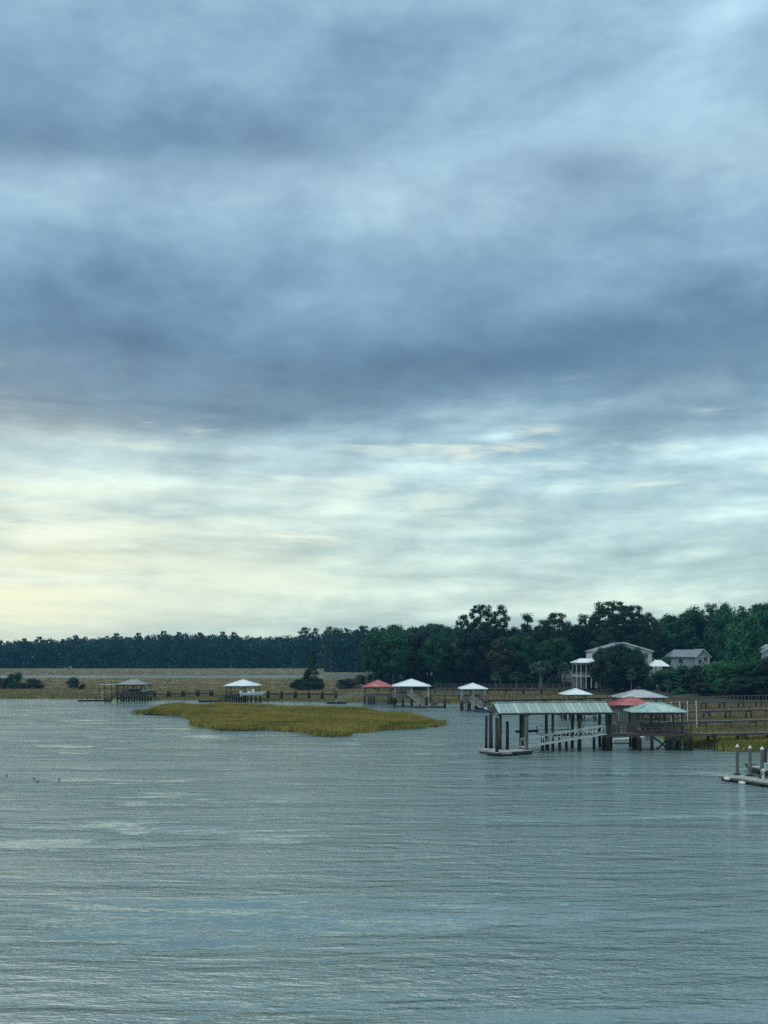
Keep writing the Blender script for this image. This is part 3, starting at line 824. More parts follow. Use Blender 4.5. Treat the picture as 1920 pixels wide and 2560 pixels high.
# palmettos
PL = 'palmettos along the shore'
tree('palm', 1238, 301, 1682, 26, z0=1.0, label='faint small palmetto, leftmost along the wood edge', group=PL)
tree('palm', 1291, 299, 1680, 40, z0=1.0, label='short palmetto with a wide grey green head, left of the paired palmettos', group=PL)
tree('palm2', 1351, 297, 1654, 54, z0=1.0, label='tall palmetto clump with two trunks and a joined green head', group=PL)
tree('palm', 1410, 298, 1658, 34, z0=1.0, label='palmetto with bare trunk just left of the white porch', group=PL)
tree('palm', 1578, 281, 1674, 26, z0=1.0, label='lone palmetto before the dark oak, right of the white house front', group=PL)
tree('palm', 1668, 262, 1700, 24, z0=1.0, label='pale ragged palmetto below the small hip roof', group=PL)
tree('yellow_bush', 1703, 262, 1718, 38, z0=.6, label='rounded yellow green bush on the marsh below the grey roofed house', cat='bush')
# shrubs out on the marsh
MS = 'shrubs standing out on the marsh'
def S(key, px, by, top, w, label):
    Y = Yat(by, .25); tree(key, px, Y, top, w, z0=.25, label=label, cat='shrub', group=MS)
S('bush0', -8, 1722, 1688, 50, 'marsh shrub cut by the left edge of the photo')
S('bush1', 34, 1722, 1681, 56, 'tallest dark shrub of the cluster at the left edge')
S('bush1', 82, 1722, 1696, 56, 'low wide shrub at the right end of the left cluster')
S('bush0', 187, 1724, 1691, 42, 'single round dark shrub left of the grey boathouse')
S('cone', 770, 1726, 1670, 32, 'pointed middle shrub of the big dark clump on the marsh')
S('bush1', 748, 1725, 1695, 46, 'left bush of the big dark clump on the marsh')
S('bush1', 794, 1725, 1692, 40, 'right bush of the big dark clump on the marsh')
S('bush1', 866, 1722, 1695, 60, 'dark shrub just left of the red roof pavilion')
S('bush0', 905, 1716, 1684, 44, 'taller dark shrub behind the left of the red roof')
S('cone', 940, 1712, 1680, 40, 'pointed shrub behind the top of the red roof')
S('bush1', 975, 1712, 1684, 60, 'low dark shrub between the red and white roofs')
tree('pine_narrow', 783, 330, 1622, 34, z0=.3, label='slim pale green pine rising from the big marsh clump', group=MS)
# dead tree above the white boat pavilion
dt = thing('dead_tree', W(612, 1722, .25), 0, 'bare leaning dead tree above the white roof with the boat', 'tree')
m = MB(); r = random.Random(4)
m.cyl((0, 0, -.4), (.5, 0, 2.4), .16, .1, 6, .06, 4, r); m.build('trunk', M['bark'], dt)
m = MB()
for i in range(11):
    z = r.uniform(1.0, 2.4); a = r.uniform(-.2, .9) if i % 3 else r.uniform(2.2, 3.3); L = r.uniform(.9, 2.4)
    q_ = (.2 * z + math.cos(a) * L, r.uniform(-.6, .6), z + abs(math.sin(a)) * L * .6 + .6)
    m.cyl((.2 * z, 0, z), q_, .05, .02, 5, .05, 2, r)
    m.cyl(q_, (q_[0] + r.uniform(.2, .7), q_[1], q_[2] + r.uniform(-.1, .5)), .025, .01, 4)
m.build('limbs', M['bark'], dt)
# far forest: one dark blue green mass
def far_forest():
    rg = np.random.default_rng(5); rnd = random.Random(5)
    C, Rr = [], []
    top_x = [-900, 0, 120, 220, 300, 400, 470, 560, 640, 740, 800, 838, 900, 1000, 1100, 1200, 1400, 1700]
    top_y = [1600, 1599, 1597, 1590, 1590, 1584, 1583, 1586, 1588, 1586, 1584, 1572, 1568, 1564, 1562, 1566, 1568, 1568]
    for row in range(6):
        px = -900
        while px < 1750:
            Y = (745 if px < 815 else 600) + row * 13 + rnd.uniform(-6, 6)
            H = zat(np.interp(px, top_x, top_y), Y) + rnd.uniform(-1.6, .9) - (4.5, 2.5, 1, .3, 0, 0)[row]
            R = rnd.uniform(4.4, 7.2); x = (px - 960) / FPX * Y
            nl = (20, 16, 9, 7, 7, 7)[row]; tmin = (0, 0, .5, .55, .6, .6)[row]
            for k_ in range(nl):
                t = tmin + (1 - tmin) * (k_ + .5) / nl
                a = rnd.random() * 6.28; d = R * math.sqrt(max(.05, 1 - (max(0, (t - .62) / .40)) ** 2)) * rnd.uniform(.25, .95)
                s = rnd.uniform(1.5, 2.5)
                C.append((x + math.cos(a) * d, Y + math.sin(a) * d * .8, .4 + t * (H - s * .9))); Rr.append((s * 1.1, s, s * .85))
            px += R * 1.15 / Y * FPX * rnd.uniform(.8, 1.15)
    for k_ in range(4200):                       # undergrowth filling the foot of the wood
        px = rnd.uniform(-900, 1750); Y = (750 if px < 815 else 605) + rnd.uniform(-8, 14); s = rnd.uniform(1.6, 2.8)
        C.append(((px - 960) / FPX * Y, Y, rnd.uniform(1.0, 17.0))); Rr.append((s * 1.2, s, s))
    v = leaf_cloud(np.array(C), np.array(Rr), 38, .98, rg, shell=.55)
    C, Rr = [], []
    for k_ in range(2600):                       # the dense inside of the wood behind its front rows
        px = rnd.uniform(-900, 1750); Y = (800 if px < 815 else 655) + rnd.uniform(-8, 8)
        top = zat(np.interp(px, top_x, top_y), Y) - 5.5
        C.append(((px - 960) / FPX * Y, Y, rnd.uniform(1.0, top))); Rr.append((4, 3, 2.6))
    v = np.concatenate([v, leaf_cloud(np.array(C), np.array(Rr), 22, 2.0, rg, shell=.3)])
    return np_mesh('far_forest', v, 4, np.arange(len(v)))
ff = link_mesh('far_forest', far_forest(), M['far_leaf'])
tag(ff, 'blue green forest in the distance closing the marsh all along the left', 'forest', None, 'stuff')
FG = 'pine crowns above the far forest'
for px, top, w, lab in ((763, 1566, 34, 'left one of the two pines standing clear above the far forest'), (789, 1568, 20, 'small pine between the two clear pines above the far forest'),
                        (826, 1564, 36, 'right one of the two pines standing clear above the far forest'), (906, 1562, 40, 'pine crown above the far forest over the red roof'),
                        (408, 1575, 26, 'round pine crown above the middle of the far forest'), (448, 1578, 22, 'small pine crown right of the middle of the far forest'),
                        (292, 1581, 26, 'pine crown above the far forest over the grey boathouse'), (345, 1580, 22, 'pine crown above the far forest right of the grey boathouse'),
                        (100, 1590, 24, 'low pine crown above the far forest near the left edge'), (60, 1594, 22, 'lowest pine crown above the far forest near the left edge'),
                        (558, 1577, 22, 'pine crown above the far forest over the white boat roof'), (585, 1578, 22, 'second pine crown above the far forest over the white boat roof'),
                        (190, 1586, 22, 'pine crown above the far forest over the single round shrub'), (500, 1579, 22, 'pine crown above the far forest left of the white boat roof')):
    tree('pine1', px, 742 if px < 815 else 596, top, w, z0=.5, label=lab, group=FG)
# ================================================================= BUILT THINGS
def hip_roof(m, w, d, ze, zp, ridge=0.0, th=.10, seam=.45):
    """hip roof as a closed shell with a fascia and raised seams; returns (sheet, seams, caps) builders"""
    hw, hd, hr = w / 2, d / 2, ridge / 2
    lo = [(-hw, -hd, ze), (hw, -hd, ze), (hw, hd, ze), (-hw, hd, ze)]
    up = [(-hw, -hd, ze + th), (hw, -hd, ze + th), (hw, hd, ze + th), (-hw, hd, ze + th), (-hr - .01, 0, zp), (hr + .01, 0, zp)]
    m.add(lo + up, [(0, 3, 2, 1), (0, 1, 5, 4), (1, 2, 6, 5), (2, 3, 7, 6), (3, 0, 4, 7),
                    (4, 5, 9, 8), (6, 7, 8, 9), (5, 6, 9), (7, 4, 8)])
    s = MB(); z1 = ze + th
    def rib(a, b_): s.beam(a, b_, .045, .05)
    n = max(2, int(w / seam))
    for i in range(1, n):
        x = -hw + w * i / n
        t = 1.0 if abs(x) <= hr else (hw - abs(x)) / (hw - hr)
        for sg in (-1, 1): rib((x, sg * hd, z1 + .02), (x, sg * hd * (1 - t), z1 + (zp - z1) * t + .02))
    n = max(2, int(d / seam))
    for i in range(1, n):
        y = -hd + d * i / n; t = (hd - abs(y)) / hd
        for sg in (-1, 1): rib((sg * hw, y, z1 + .02), (sg * (hw + (hr - hw) * t), y, z1 + (zp - z1) * t + .02))
    c = MB()
    for sx in (-1, 1):
        for sy in (-1, 1): c.beam((sx * hw, sy * hd, z1 + .03), (sx * hr, 0, zp + .03), .16, .06)
    if ridge: c.beam((-hr, 0, zp + .04), (hr, 0, zp + .04), .2, .06)
    return m, s, c

def boards(m, x0, x1, y0, y1, z, step=.15, th=.045, along='x', rnd=None):
    """deck boards laid across; along = direction they repeat in"""
    rnd = rnd or random.Random(int(abs(x0) * 100 + abs(y1) * 10))
    a, b_ = (x0, x1) if along == 'x' else (y0, y1)
    n = max(1, int(round((b_ - a) / step))); st = (b_ - a) / n
    for i in range(n):
        c = a + st * (i + .5); e = rnd.uniform(-.015, .015); dz_ = rnd.uniform(-.004, .004)
        if along == 'x': m.box((c, (y0 + y1) / 2 + e, z - th / 2 + dz_), (st * .88, y1 - y0, th))
        else: m.box(((x0 + x1) / 2 + e, c, z - th / 2 + dz_), (x1 - x0, st * .88, th))
    return m

def railing(parent, a, b_, z, h=1.05, mat=None, post_step=1.8, picket=.0, mids=(.35, .7), name='railing'):
    """a straight run of railing: top rail, mid rails or pickets, posts"""
    m = MB(); mat = mat or M['wood']
    a = Vector(a); b_ = Vector(b_); L = (b_ - a).length; n = max(1, int(round(L / post_step)))
    z0a = a.z if len(a) > 2 and False else z
    for i in range(n + 1):
        p = a.lerp(b_, i / n); m.box((p.x, p.y, z + h / 2 - .05), (.09, .09, h + .1))
    m.beam((a.x, a.y, z + h + .02), (b_.x, b_.y, z + h + .02), .14, .045)
    for k_ in mids: m.beam((a.x, a.y, z + h * k_), (b_.x, b_.y, z + h * k_), .04, .09)
    if picket:
        n = int(L / picket)
        for i in range(n):
            p = a.lerp(b_, (i + .5) / n); m.box((p.x, p.y, z + h * .5), (.04, .04, h * .85))
    return m.build(name, mat, parent)

def piling(parent, x, y, z0, z1, r=.15, mat=None, rnd=random):
    m = MB(); m.cyl((x + rnd.uniform(-.06, .06), y + rnd.uniform(-.06, .06), z0), (x, y, z1), r * 1.08, r, 10, .02, 4, rnd)
    return m.build('piling', mat or M['pile'], parent, smooth=False)

def pavilion(label, px, Y, w, d, zd, ze, zp, roof, ridge=0.0, rz=0.0, inset=.6, post_mat=None, wood=None, deck_w=None, deck_x=0.0, npile=3,
             rails='flrb', group='roofed pavilions at the pier ends', name='dock_pavilion', posts=3, picket=.3, bench=True, loft=None, xbrace=False, deck=True):
    wood = wood or M['wood']; post_mat = post_mat or M['wood']
    e = thing(name, at(px, Y + d / 2, 0), rz, label, 'pavilion', group)
    m, s, c = hip_roof(MB(), w, d, ze, zp, ridge)
    ro = m.build('roof', roof, e); s.build('seam', roof, ro); c.build('ridge_cap', roof, ro)
    hw, hd = w / 2 - inset, d / 2 - inset
    dw = (deck_w or (w - .6)); x0, x1 = deck_x - dw / 2, deck_x + dw / 2; dhd = d / 2 - .2
    for sy in (-1, 1):
        for i in range(posts):
            x = -hw + 2 * hw * i / (posts - 1)
            MB().box((x, sy * hd, (zd + ze) / 2), (.17, .17, ze - zd)).build('post', post_mat, e)
    b_ = MB()
    for sy in (-1, 1): b_.box((0, sy * hd, ze - .13), (2 * hw + .3, .12, .24))
    for sx in (-1, 1): b_.box((sx * hw, 0, ze - .135), (.12, 2 * hd - .13, .22))
    b_.build('roof_beam', wood, e)
    for sy in (-1, 1):
        for i in range(posts):
            x = -hw + 2 * hw * i / (posts - 1)
            for sg in (-1, 1):
                if abs(x + sg * .6) <= hw: MB().beam((x, sy * hd, ze - .85), (x + sg * .6, sy * hd, ze - .25), .08, .1).build('brace', wood, e)
    if deck:
        boards(MB(), x0, x1, -dhd, dhd, zd).build('deck_boards', wood, e, 'stuff')
        f = MB()
        for sy in (-1, 1): f.box((deck_x, sy * (dhd - .03), zd - .18), (dw, .06, .26))
        for sx in (x0 + .03, x1 - .03): f.box((sx, 0, zd - .18), (.06, 2 * dhd - .125, .26))
        n = max(3, int(dw / .8))
        for i in range(1, n): f.box((x0 + dw * i / n, 0, zd - .17), (.05, 2 * dhd - .13, .22))
        f.build('deck_frame', wood, e)
    if 'f' in rails: railing(e, (x0 + .1, -dhd + .1, 0), (x1 - .1, -dhd + .1, 0), zd, mat=wood, picket=picket)
    if 'b' in rails: railing(e, (x0 + .1, dhd - .1, 0), (x1 - .1, dhd - .1, 0), zd, mat=wood, picket=picket)
    if 'l' in rails: railing(e, (x0 + .1, -dhd + .15, 0), (x0 + .1, dhd - .15, 0), zd, mat=wood, picket=picket)
    if 'r' in rails: railing(e, (x1 - .1, -dhd + .15, 0), (x1 - .1, dhd - .15, 0), zd, mat=wood, picket=picket)
    if bench and deck:
        m = MB(); m.box((deck_x, dhd - .55, zd + .45), (dw * .6, .42, .06)).box((deck_x, dhd - .32, zd + .75), (dw * .6, .05, .4))
        for k_ in (-.27, 0, .27): m.box((deck_x + dw * k_, dhd - .55, zd + .21), (.08, .36, .42))
        m.build('bench', wood, e)
    rr = random.Random(int(px))
    for i in range(npile):
        x = x0 + .3 + (dw - .6) * i / (npile - 1)
        for y in (-dhd + .25, 0, dhd - .25): piling(e, x, y, -1.5, zd - .31, .16, rnd=rr)
    if xbrace:
        m = MB()
        for i in range(npile - 1):
            xa = x0 + .3 + (dw - .6) * i / (npile - 1); xb = x0 + .3 + (dw - .6) * (i + 1) / (npile - 1)
            if i % 2 == 0:
                m.beam((xa, -dhd + .05, zd - .4), (xb, -dhd + .05, .3), .05, .14); m.beam((xa, -dhd + .11, .3), (xb, -dhd + .11, zd - .4), .05, .14)
        m.build('cross_brace', wood, e)
    return e

def walkway(label, a, b_, z, width=1.3, step=4.0, mat=None, rails=True, group='walkways over the marsh', zpile=-1.2, mids=(.4, .72), rail_h=1.05, board=.16, pile_r=.14, heads=0.0, one_side=False):
    mat = mat or M['wood']
    a = Vector(a); b_ = Vector(b_); L = (b_ - a).length; rz = math.atan2(b_.y - a.y, b_.x - a.x)
    e = thing('walkway', (a.x, a.y, 0), rz, label, 'pier', group)
    boards(MB(), 0, L, -width / 2, width / 2, z, board).build('deck_boards', mat, e, 'stuff')
    m = MB()
    for y in (-width / 2 + .1, width / 2 - .1): m.box((L / 2, y, z - .18), (L, .07, .26))
    m.build('stringer', mat, e)
    n = max(1, int(round(L / step))); rr = random.Random(int(L * 7))
    for i in range(n + 1):
        x = .2 + (L - .4) * i / n
        m2 = MB(); m2.beam((x, -width / 2 - .15, z - .40), (x, width / 2 + .15, z - .40), .1, .18); m2.build('cross_beam', mat, e)
        for y in (-width / 2 - .1, width / 2 + .1): piling(e, x + rr.uniform(-.1, .1), y, zpile, z + heads - .05, pile_r, rnd=rr)
    if rails:
        for y in ((-width / 2 + .02, width / 2 - .02) if not one_side else (width / 2 - .02,)):
            railing(e, (0, y, 0), (L, y, 0), z, rail_h, mat, 2.0, 0, mids)
    return e

def gangway(label, a, b_, width=1.1, mat=None, truss=1.05, n=8, side_boards=False, group='gangways down to the floats', curve=False):
    """sloping bridge from a (low) to b (high), with truss sides"""
    mat = mat or M['alu']; a = Vector(a); b_ = Vector(b_)
    e = thing('gangway', a, 0, label, 'gangway', group); v = b_ - a
    hd = Vector((v.x, v.y, 0)).normalized(); sdv = Vector((-hd.y, hd.x, 0)) * (width / 2); up = Vector((0, 0, truss))
    m = MB(); o0 = Vector((0, 0, 0))
    k = max(4, int(v.length / .22))
    for i in range(k):
        p = v * ((i + .5) / k); m.beam(p - sdv * .95, p + sdv * .95, v.length / k * .85, .035)
    m.build('tread', mat if side_boards else M['wood_pale'], e, 'stuff')
    for sg in (-1, 1):
        m = MB(); s_ = sdv * sg
        m.beam(s_, v + s_, .07, .16 if side_boards else .10)
        m.beam(s_ + up + v * .02, v * .98 + s_ + up, .06, .07)
        if side_boards: m.beam(s_ + up * .55 + v * .02, v * .98 + s_ + up * .55, .04, .06)
        for i in range(n + 1):
            p = v * (.02 + .96 * i / n) + s_; m.beam(p, p + up, .05, .05)
            if i < n and not side_boards:
                q_ = v * (.02 + .96 * (i + 1) / n) + s_
                if i < n / 2: m.beam(p + up, q_, .04, .04)
                else: m.beam(p, q_ + up, .04, .04)
        m.build('side_rail', mat, e)
    return e

def float_dock(label, corner, u, L, w, h=.42, mat=None, frame=None, group='floating docks', cleats=True, drums=True, board=.16, black_h=.28):
    """corner = near left corner at the water, u = direction of its long side (away side to the left of u)"""
    mat = mat or M['wood_pale']; frame = frame or M['wood']
    rz = math.atan2(u[1], u[0])
    e = thing('floating_dock', (corner[0], corner[1], 0), rz, label, 'floating dock', group)
    boards(MB(), 0, L, 0, w, h, board).build('deck_boards', mat, e, 'stuff')
    m = MB()
    m.box((L / 2, .03, h - .15), (L, .06, .20)).box((L / 2, w - .03, h - .15), (L, .06, .20))
    m.box((.03, w / 2, h - .15), (.06, w - .125, .20)).box((L - .03, w / 2, h - .15), (.06, w - .125, .20))
    m.build('frame', frame, e)
    if drums:
        n = max(2, int(L / 2.2))
        for i in range(n):
            x = L * (i + .5) / n
            MB().box((x, w / 2, h - .45), (L / n * .84, w * .92, .5)).build('float', M['black'], e)
    if cleats:
        for x in (L * .2, L * .75):
            m = MB(); m.beam((x - .12, .12, h + .08), (x + .12, .12, h + .08), .03, .03); m.box((x, .12, h + .035), (.08, .04, .07)); m.build('cleat', M['alu'], e)
    return e

def boat(label, loc, rz, L=6.0, B=2.2, hull=None, bottom=None, console=True, ttop=True, group='boats', z_keel=0.0):
    e = thing('motor_boat', loc, rz, label, 'boat', group)
    st = [(0, .86, .12, .80), (.25, .96, .08, .82), (.5, 1.0, .06, .88), (.72, .82, .12, .98), (.88, .48, .30, 1.08), (1.0, .03, .85, 1.16)]
    vs, fs = [], []
    for t, bb, zk, zs in st:
        x = (t - .5) * L; hb = B / 2 * bb
        vs += [(x, -hb, zs), (x, -hb * .86, zk + (zs - zk) * .42), (x, 0, zk), (x, hb * .86, zk + (zs - zk) * .42), (x, hb, zs)]
    n = len(st)
    for i in range(n - 1):
        for j in range(4): fs.append((i * 5 + j, (i + 1) * 5 + j, (i + 1) * 5 + j + 1, i * 5 + j + 1))
    fs.append((0, 1, 2, 3, 4))
    topf = [f for f in fs if True]
    MB().add(vs, [f for k_, f in enumerate(fs) if k_ >= 4 * (n - 1) or k_ % 4 in (0, 3)]).build('hull', hull or M['boat_white'], e)
    MB().add(vs, [f for k_, f in enumerate(fs) if k_ < 4 * (n - 1) and k_ % 4 in (1, 2)]).build('hull_bottom', bottom or hull or M['boat_white'], e)
    dk = []
    for t, bb, zk, zs in st: dk += [((t - .5) * L, -B / 2 * bb * .94, zs - .12), ((t - .5) * L, B / 2 * bb * .94, zs - .12)]
    MB().add(dk, [(2 * i, 2 * i + 2, 2 * i + 3, 2 * i + 1) for i in range(n - 1)]).build('deck', M['boat_white'], e)
    rim = MB()
    for i in range(n - 1):
        for sg in (-1, 1):
            a, b_ = st[i], st[i + 1]
            rim.beam(((a[0] - .5) * L, sg * B / 2 * a[1], a[3]), ((b_[0] - .5) * L, sg * B / 2 * b_[1], b_[3]), .09, .07)
    rim.build('gunwale', M['boat_white'], e)
    if console:
        c = MB(); c.add([(-.5, -.4, .7), (.4, -.4, .7), (.4, .4, .7), (-.5, .4, .7), (-.4, -.35, 1.65), (.1, -.35, 1.75), (.1, .35, 1.75), (-.4, .35, 1.65)],
                        [(0, 1, 5, 4), (1, 2, 6, 5), (2, 3, 7, 6), (3, 0, 4, 7), (4, 5, 6, 7)])
        c.build('console', M['boat_white'], e)
        MB().add([(.1, -.33, 1.75), (.1, .33, 1.75), (-.05, .3, 2.15), (-.05, -.3, 2.15), (.13, -.33, 1.75), (.13, .33, 1.75), (-.02, .3, 2.15), (-.02, -.3, 2.15)],
                 [(0, 1, 2, 3), (7, 6, 5, 4), (0, 3, 7, 4), (1, 5, 6, 2), (2, 6, 7, 3)]).build('windshield', M['glass'], e)
        MB().box((-1.1, 0, 1.0), (.5, .9, .5)).box((-1.3, 0, 1.4), (.1, .9, .4)).build('seat', M['boat_white'], e)
    if ttop:
        f = MB()
        for sx, sy in ((-.6, -.5), (-.6, .5), (.3, -.5), (.3, .5)): f.cyl((sx, sy, .75), (sx * .9, sy, 2.6), .03, .03, 5)
        f.build('top_frame', M['alu'], e); MB().box((-.15, 0, 2.64), (2.0, 1.6, .07)).build('sun_top', M['boat_white'], e)
    o_ = MB(); o_.box((-L / 2 - .25, 0, 1.05), (.5, .4, .55)).box((-L / 2 - .22, 0, .45), (.2, .14, .9)).box((-L / 2 - .3, 0, .02), (.45, .08, .1))
    o_.build('outboard_motor', M['black'] if not console else M['boat_white'], e)
    return e

# ---------------------------------------------------------------- covered boathouse (right of centre)
BR = math.radians(8); Bu = Vector((math.cos(BR), math.sin(BR), 0)); Bv = Vector((-math.sin(BR), math.cos(BR), 0))
B0 = Vector((13.75, 125.0, 0)); BL, BW, BZE, BZP = 14.3, 5.0, 4.62, 5.72
bh = thing('boathouse', B0, BR, 'long open boathouse on pilings with a gabled blue green metal roof', 'boathouse')
NP_ = 26; pw = BL / NP_
def roof_panel(sign):
    m = MB(); y0, y1 = (0, BW / 2) if sign < 0 else (BW, BW / 2)
    z0, z1 = BZE, BZP; g = .012
    m.add([(g, y0, z0), (pw - g, y0, z0), (pw - g, y1, z1), (g, y1, z1), (g, y0, z0 + .05), (pw - g, y0, z0 + .05), (pw - g, y1, z1 + .05), (g, y1, z1 + .05)],
          [(0, 3, 2, 1), (4, 5, 6, 7), (0, 1, 5, 4), (1, 2, 6, 5), (2, 3, 7, 6), (3, 0, 4, 7)])
    for x in (pw * .5,): m.beam((x, y0, z0 + .07), (x, y1, z1 + .07), .05, .05)
    return m.mesh('roof_panel')
pm = [roof_panel(-1), roof_panel(1)]
panel_mats = [simple_mat('teal_panel', (.31, .40, .38), (.46, .53, .505), 1.3, rough=.5, spec=.4, c3=(.50, .55, .51), coord='Object', rnd=.22)]
for me in pm: me.materials.append(panel_mats[0])
for i in range(NP_):
    for me in pm:
        o_ = bpy.data.objects.new('roof_panel', me); COL.objects.link(o_); o_.parent = bh; o_.location = (i * pw, 0, random.uniform(-.01, .012))
seam = MB()
for i in range(NP_ + 1):
    seam.beam((i * pw, 0, BZE + .085), (i * pw, BW / 2, BZP + .085), .06, .09); seam.beam((i * pw, BW, BZE + .085), (i * pw, BW / 2, BZP + .085), .06, .09)
seam.build('roof_seam', M['teal_seam'], bh)
MB().beam((-.05, BW / 2, BZP + .12), (BL + .05, BW / 2, BZP + .12), .3, .06).build('ridge_cap', M['teal_roof'], bh)
m = MB()
m.box((BL / 2, .12, BZE - .12), (BL, .1, .2)).box((BL / 2, BW - .12, BZE - .12), (BL, .1, .2))
m.beam((0, BW / 2, BZP - .1), (BL, BW / 2, BZP - .1), .08, .18)
m.build('fascia', M['wood_dark'], bh)
m = MB()
for i in range(12):
    x = .1 + (BL - .2) * i / 11
    m.beam((x, .1, BZE - .06), (x, BW / 2, BZP - .06), .06, .12); m.beam((x, BW - .1, BZE - .06), (x, BW / 2, BZP - .06), .06, .12)
    if i % 3 == 0: m.beam((x, .2, BZE - .28), (x, BW - .2, BZE - .28), .06, .16)
m.build('rafter', M['wood_dark'], bh)
for x in (0.02, BL - .02):
    MB().add([(x, .2, BZE - .02), (x, BW - .2, BZE - .02), (x, BW / 2, BZP - .06), (x + .04, .2, BZE - .02), (x + .04, BW - .2, BZE - .02), (x + .04, BW / 2, BZP - .06)],
             [(0, 1, 2), (5, 4, 3), (0, 3, 4, 1), (1, 4, 5, 2), (2, 5, 3, 0)]).build('gable_board', M['wood_dark'], bh)
def bx(px, yv):
    """distance along the boathouse at which a point yv metres behind its front eave shows at photo column px"""
    k_ = (px - 960) / FPX
    o_ = B0 + Bv * yv
    return (k_ * o_.y - o_.x) / (Bu.x - k_ * Bu.y)
rr = random.Random(3)
m = MB()
for px in (1251, 1311, 1382, 1448.5, 1518):       # front row, full height
    piling(bh, bx(px, .7), .7, -1.5, BZE - .2, .23 if px in (1448.5, 1518) else (.28 if px == 1311 else .17), rnd=rr)
piling(bh, bx(1526, .9), .9, -1.5, BZE - .2, .22, rnd=rr)
for px in (1228, 1302, 1366, 1431.5, 1499):       # back row
    piling(bh, bx(px, 4.0), 4.0, -1.5, BZE - .2, .18, rnd=rr)
for px, yv in ((1356, .9), (1369, 1.6), (1399, .9), (1416, .9), (1485, 1.0)):
    piling(bh, bx(px, yv), yv, -1.5, 1.55, .17, rnd=rr)
# catwalk and lift beams inside
m = boards(MB(), bx(1345, 4.4), BL + .3, 3.9, 4.9, 1.75, .16); m.build('catwalk_boards', M['wood'], bh, 'stuff')
m = MB(); m.box(((bx(1345, 4.4) + BL + .3) / 2, 3.95, 1.58), (BL + .3 - bx(1345, 4.4), .06, .24)); m.build('catwalk_beam', M['wood_dark'], bh)
railing(bh, (bx(1342, 4.8), 4.85, 0), (BL, 4.85, 0), 1.75, .95, M['wood_dark'], 2.2, 0, (.5,))
m = MB(); m.cyl((bx(1288, 3.5), 3.4, 2.15), (bx(1345, 3.5), 3.4, 2.2), .16, .16, 7); m.build('lift_bunk', M['black'], bh)
m = MB()
for px in (1395, 1400): m.cyl((bx(px, 3.2), 3.2, 2.6), (bx(px, 3.2), 3.2, BZE - .3), .02, .02, 5)
m.build('hoist_cable', M['alu'], bh)
m = MB()
for px in (1395, 1400):
    x = bx(px, 3.2)
    for k_ in range(7): m.box((x, 3.2, 2.7 + k_ * .25), (.07, .07, .07))
m.build('hoist_chain', M['pile'], bh)
# separate mooring pilings beside it
def lone_piling(label, px, Y, z1, r=.16, mat='pile', cap=None, cap_r=None, group='mooring pilings', z0=-1.5, cat='piling'):
    e = thing('mooring_piling', at(px, Y, 0), 0, label, cat, group)
    rr_ = random.Random(int(px * 3))
    MB().cyl((0, 0, z0), (rr_.uniform(-.03, .03), 0, z1), r * 1.05, r, 12, .015, 5, rr_).build('shaft', M[mat], e)
    c = MB()
    if cap: c.cyl((0, 0, z1 + .002), (0, 0, z1 + .07), r * 1.18, r * 1.18, 12).cyl((0, 0, z1 + .073), (0, 0, z1 + .30), r * 1.16, .02, 12); c.build('cap', M[cap], e)
    else: c.cyl((0, 0, z1 + .002), (0, 0, z1 + .16), r * 1.02, .04, 10).build('tip', M['black'], e)
    return e
lone_piling('dark piling standing left of the boathouse, outermost of its float', 1215.5, 127.0, 4.15, .17)
lone_piling('thick piling through the near corner of the boathouse float, under the roof end', 1242, 120.0, 4.35, .20)
lone_piling('second dark piling just right of the outermost one at the boathouse float', 1226, 124.5, 4.35, .19)
lone_piling('short pointed piling inside the boathouse, between the float and the gangway', 1268, 128.0, 3.35, .19)
lone_piling('thick pale piling inside the boathouse beside the foot of the gangway', 1316, 122.6, 4.4, .22, 'pile_grey')
# float at its left end
fc = [at(1195, 124.2), at(1244, 119.2), at(1334, 122.4)]
u = (fc[2] - fc[1]); 
fd = float_dock('weathered floating dock under the left end of the boathouse roof', fc[1], (u.x, u.y), u.length, 2.0, .45, M['wood_pale'], M['wood_dark'])
u2 = (fc[1] - fc[0])
n_ = Vector((-u2.y, u2.x, 0)).normalized()
fd2 = float_dock('left arm of the boathouse float, reaching back into the river', fc[0], (u2.x, u2.y), u2.length - .15, 1.9, .47, M['wood_pale'], M['wood_pale'])
gangway('white aluminium truss gangway rising from the boathouse float to the pier', at(1302, 124.0, .62), at(1512, 126.0, 2.1), 1.2, M['alu'], 1.0, 9)

# ---------------------------------------------------------------- main pier on the right
ZD = 2.0
YB = 127.0
e = walkway('brown pier section joining the boathouse to the teal roofed pavilion', at(1512, 127.6), at(1597, 127.6), ZD, 2.2, 3.3, M['wood_red'], True, 'piers of the near shore', mids=(.25, .5, .75), pile_r=.3, heads=-.35)
pv = pavilion('pavilion with blotchy blue green hip roof at the head of the nearest pier', 1638, YB, 6.75, 5.0, ZD + .02, 4.58, 5.72, M['teal_roof'], 1.6, npile=2, deck_w=6.9, deck_x=.55,
              wood=M['wood_red'], post_mat=M['wood_dark'], picket=.22, xbrace=False, rails='flb', posts=3)
m = MB()
hy = -2.6
def lx(px): return (px - 1638) / FPX * (YB) 
m.beam((lx(1618), hy, 1.7), (lx(1657), hy, .15), .07, .22); m.beam((lx(1627), hy - .12, .1), (lx(1655), hy - .12, 1.4), .07, .2); m.build('cross_brace', M['pile'], pv)
m = MB(); m.beam((lx(1686), hy, 1.7), (lx(1672), hy, .9), .07, .18); m.build('knee_brace', M['pile_grey'], pv)
for px, r_ in ((1616.5, .18), (1656, .3), (1666, .22), (1675.5, .18), (1686, .2)): piling(pv, lx(px), hy + .1, -1.5, ZD - .3, r_, rnd=rr)
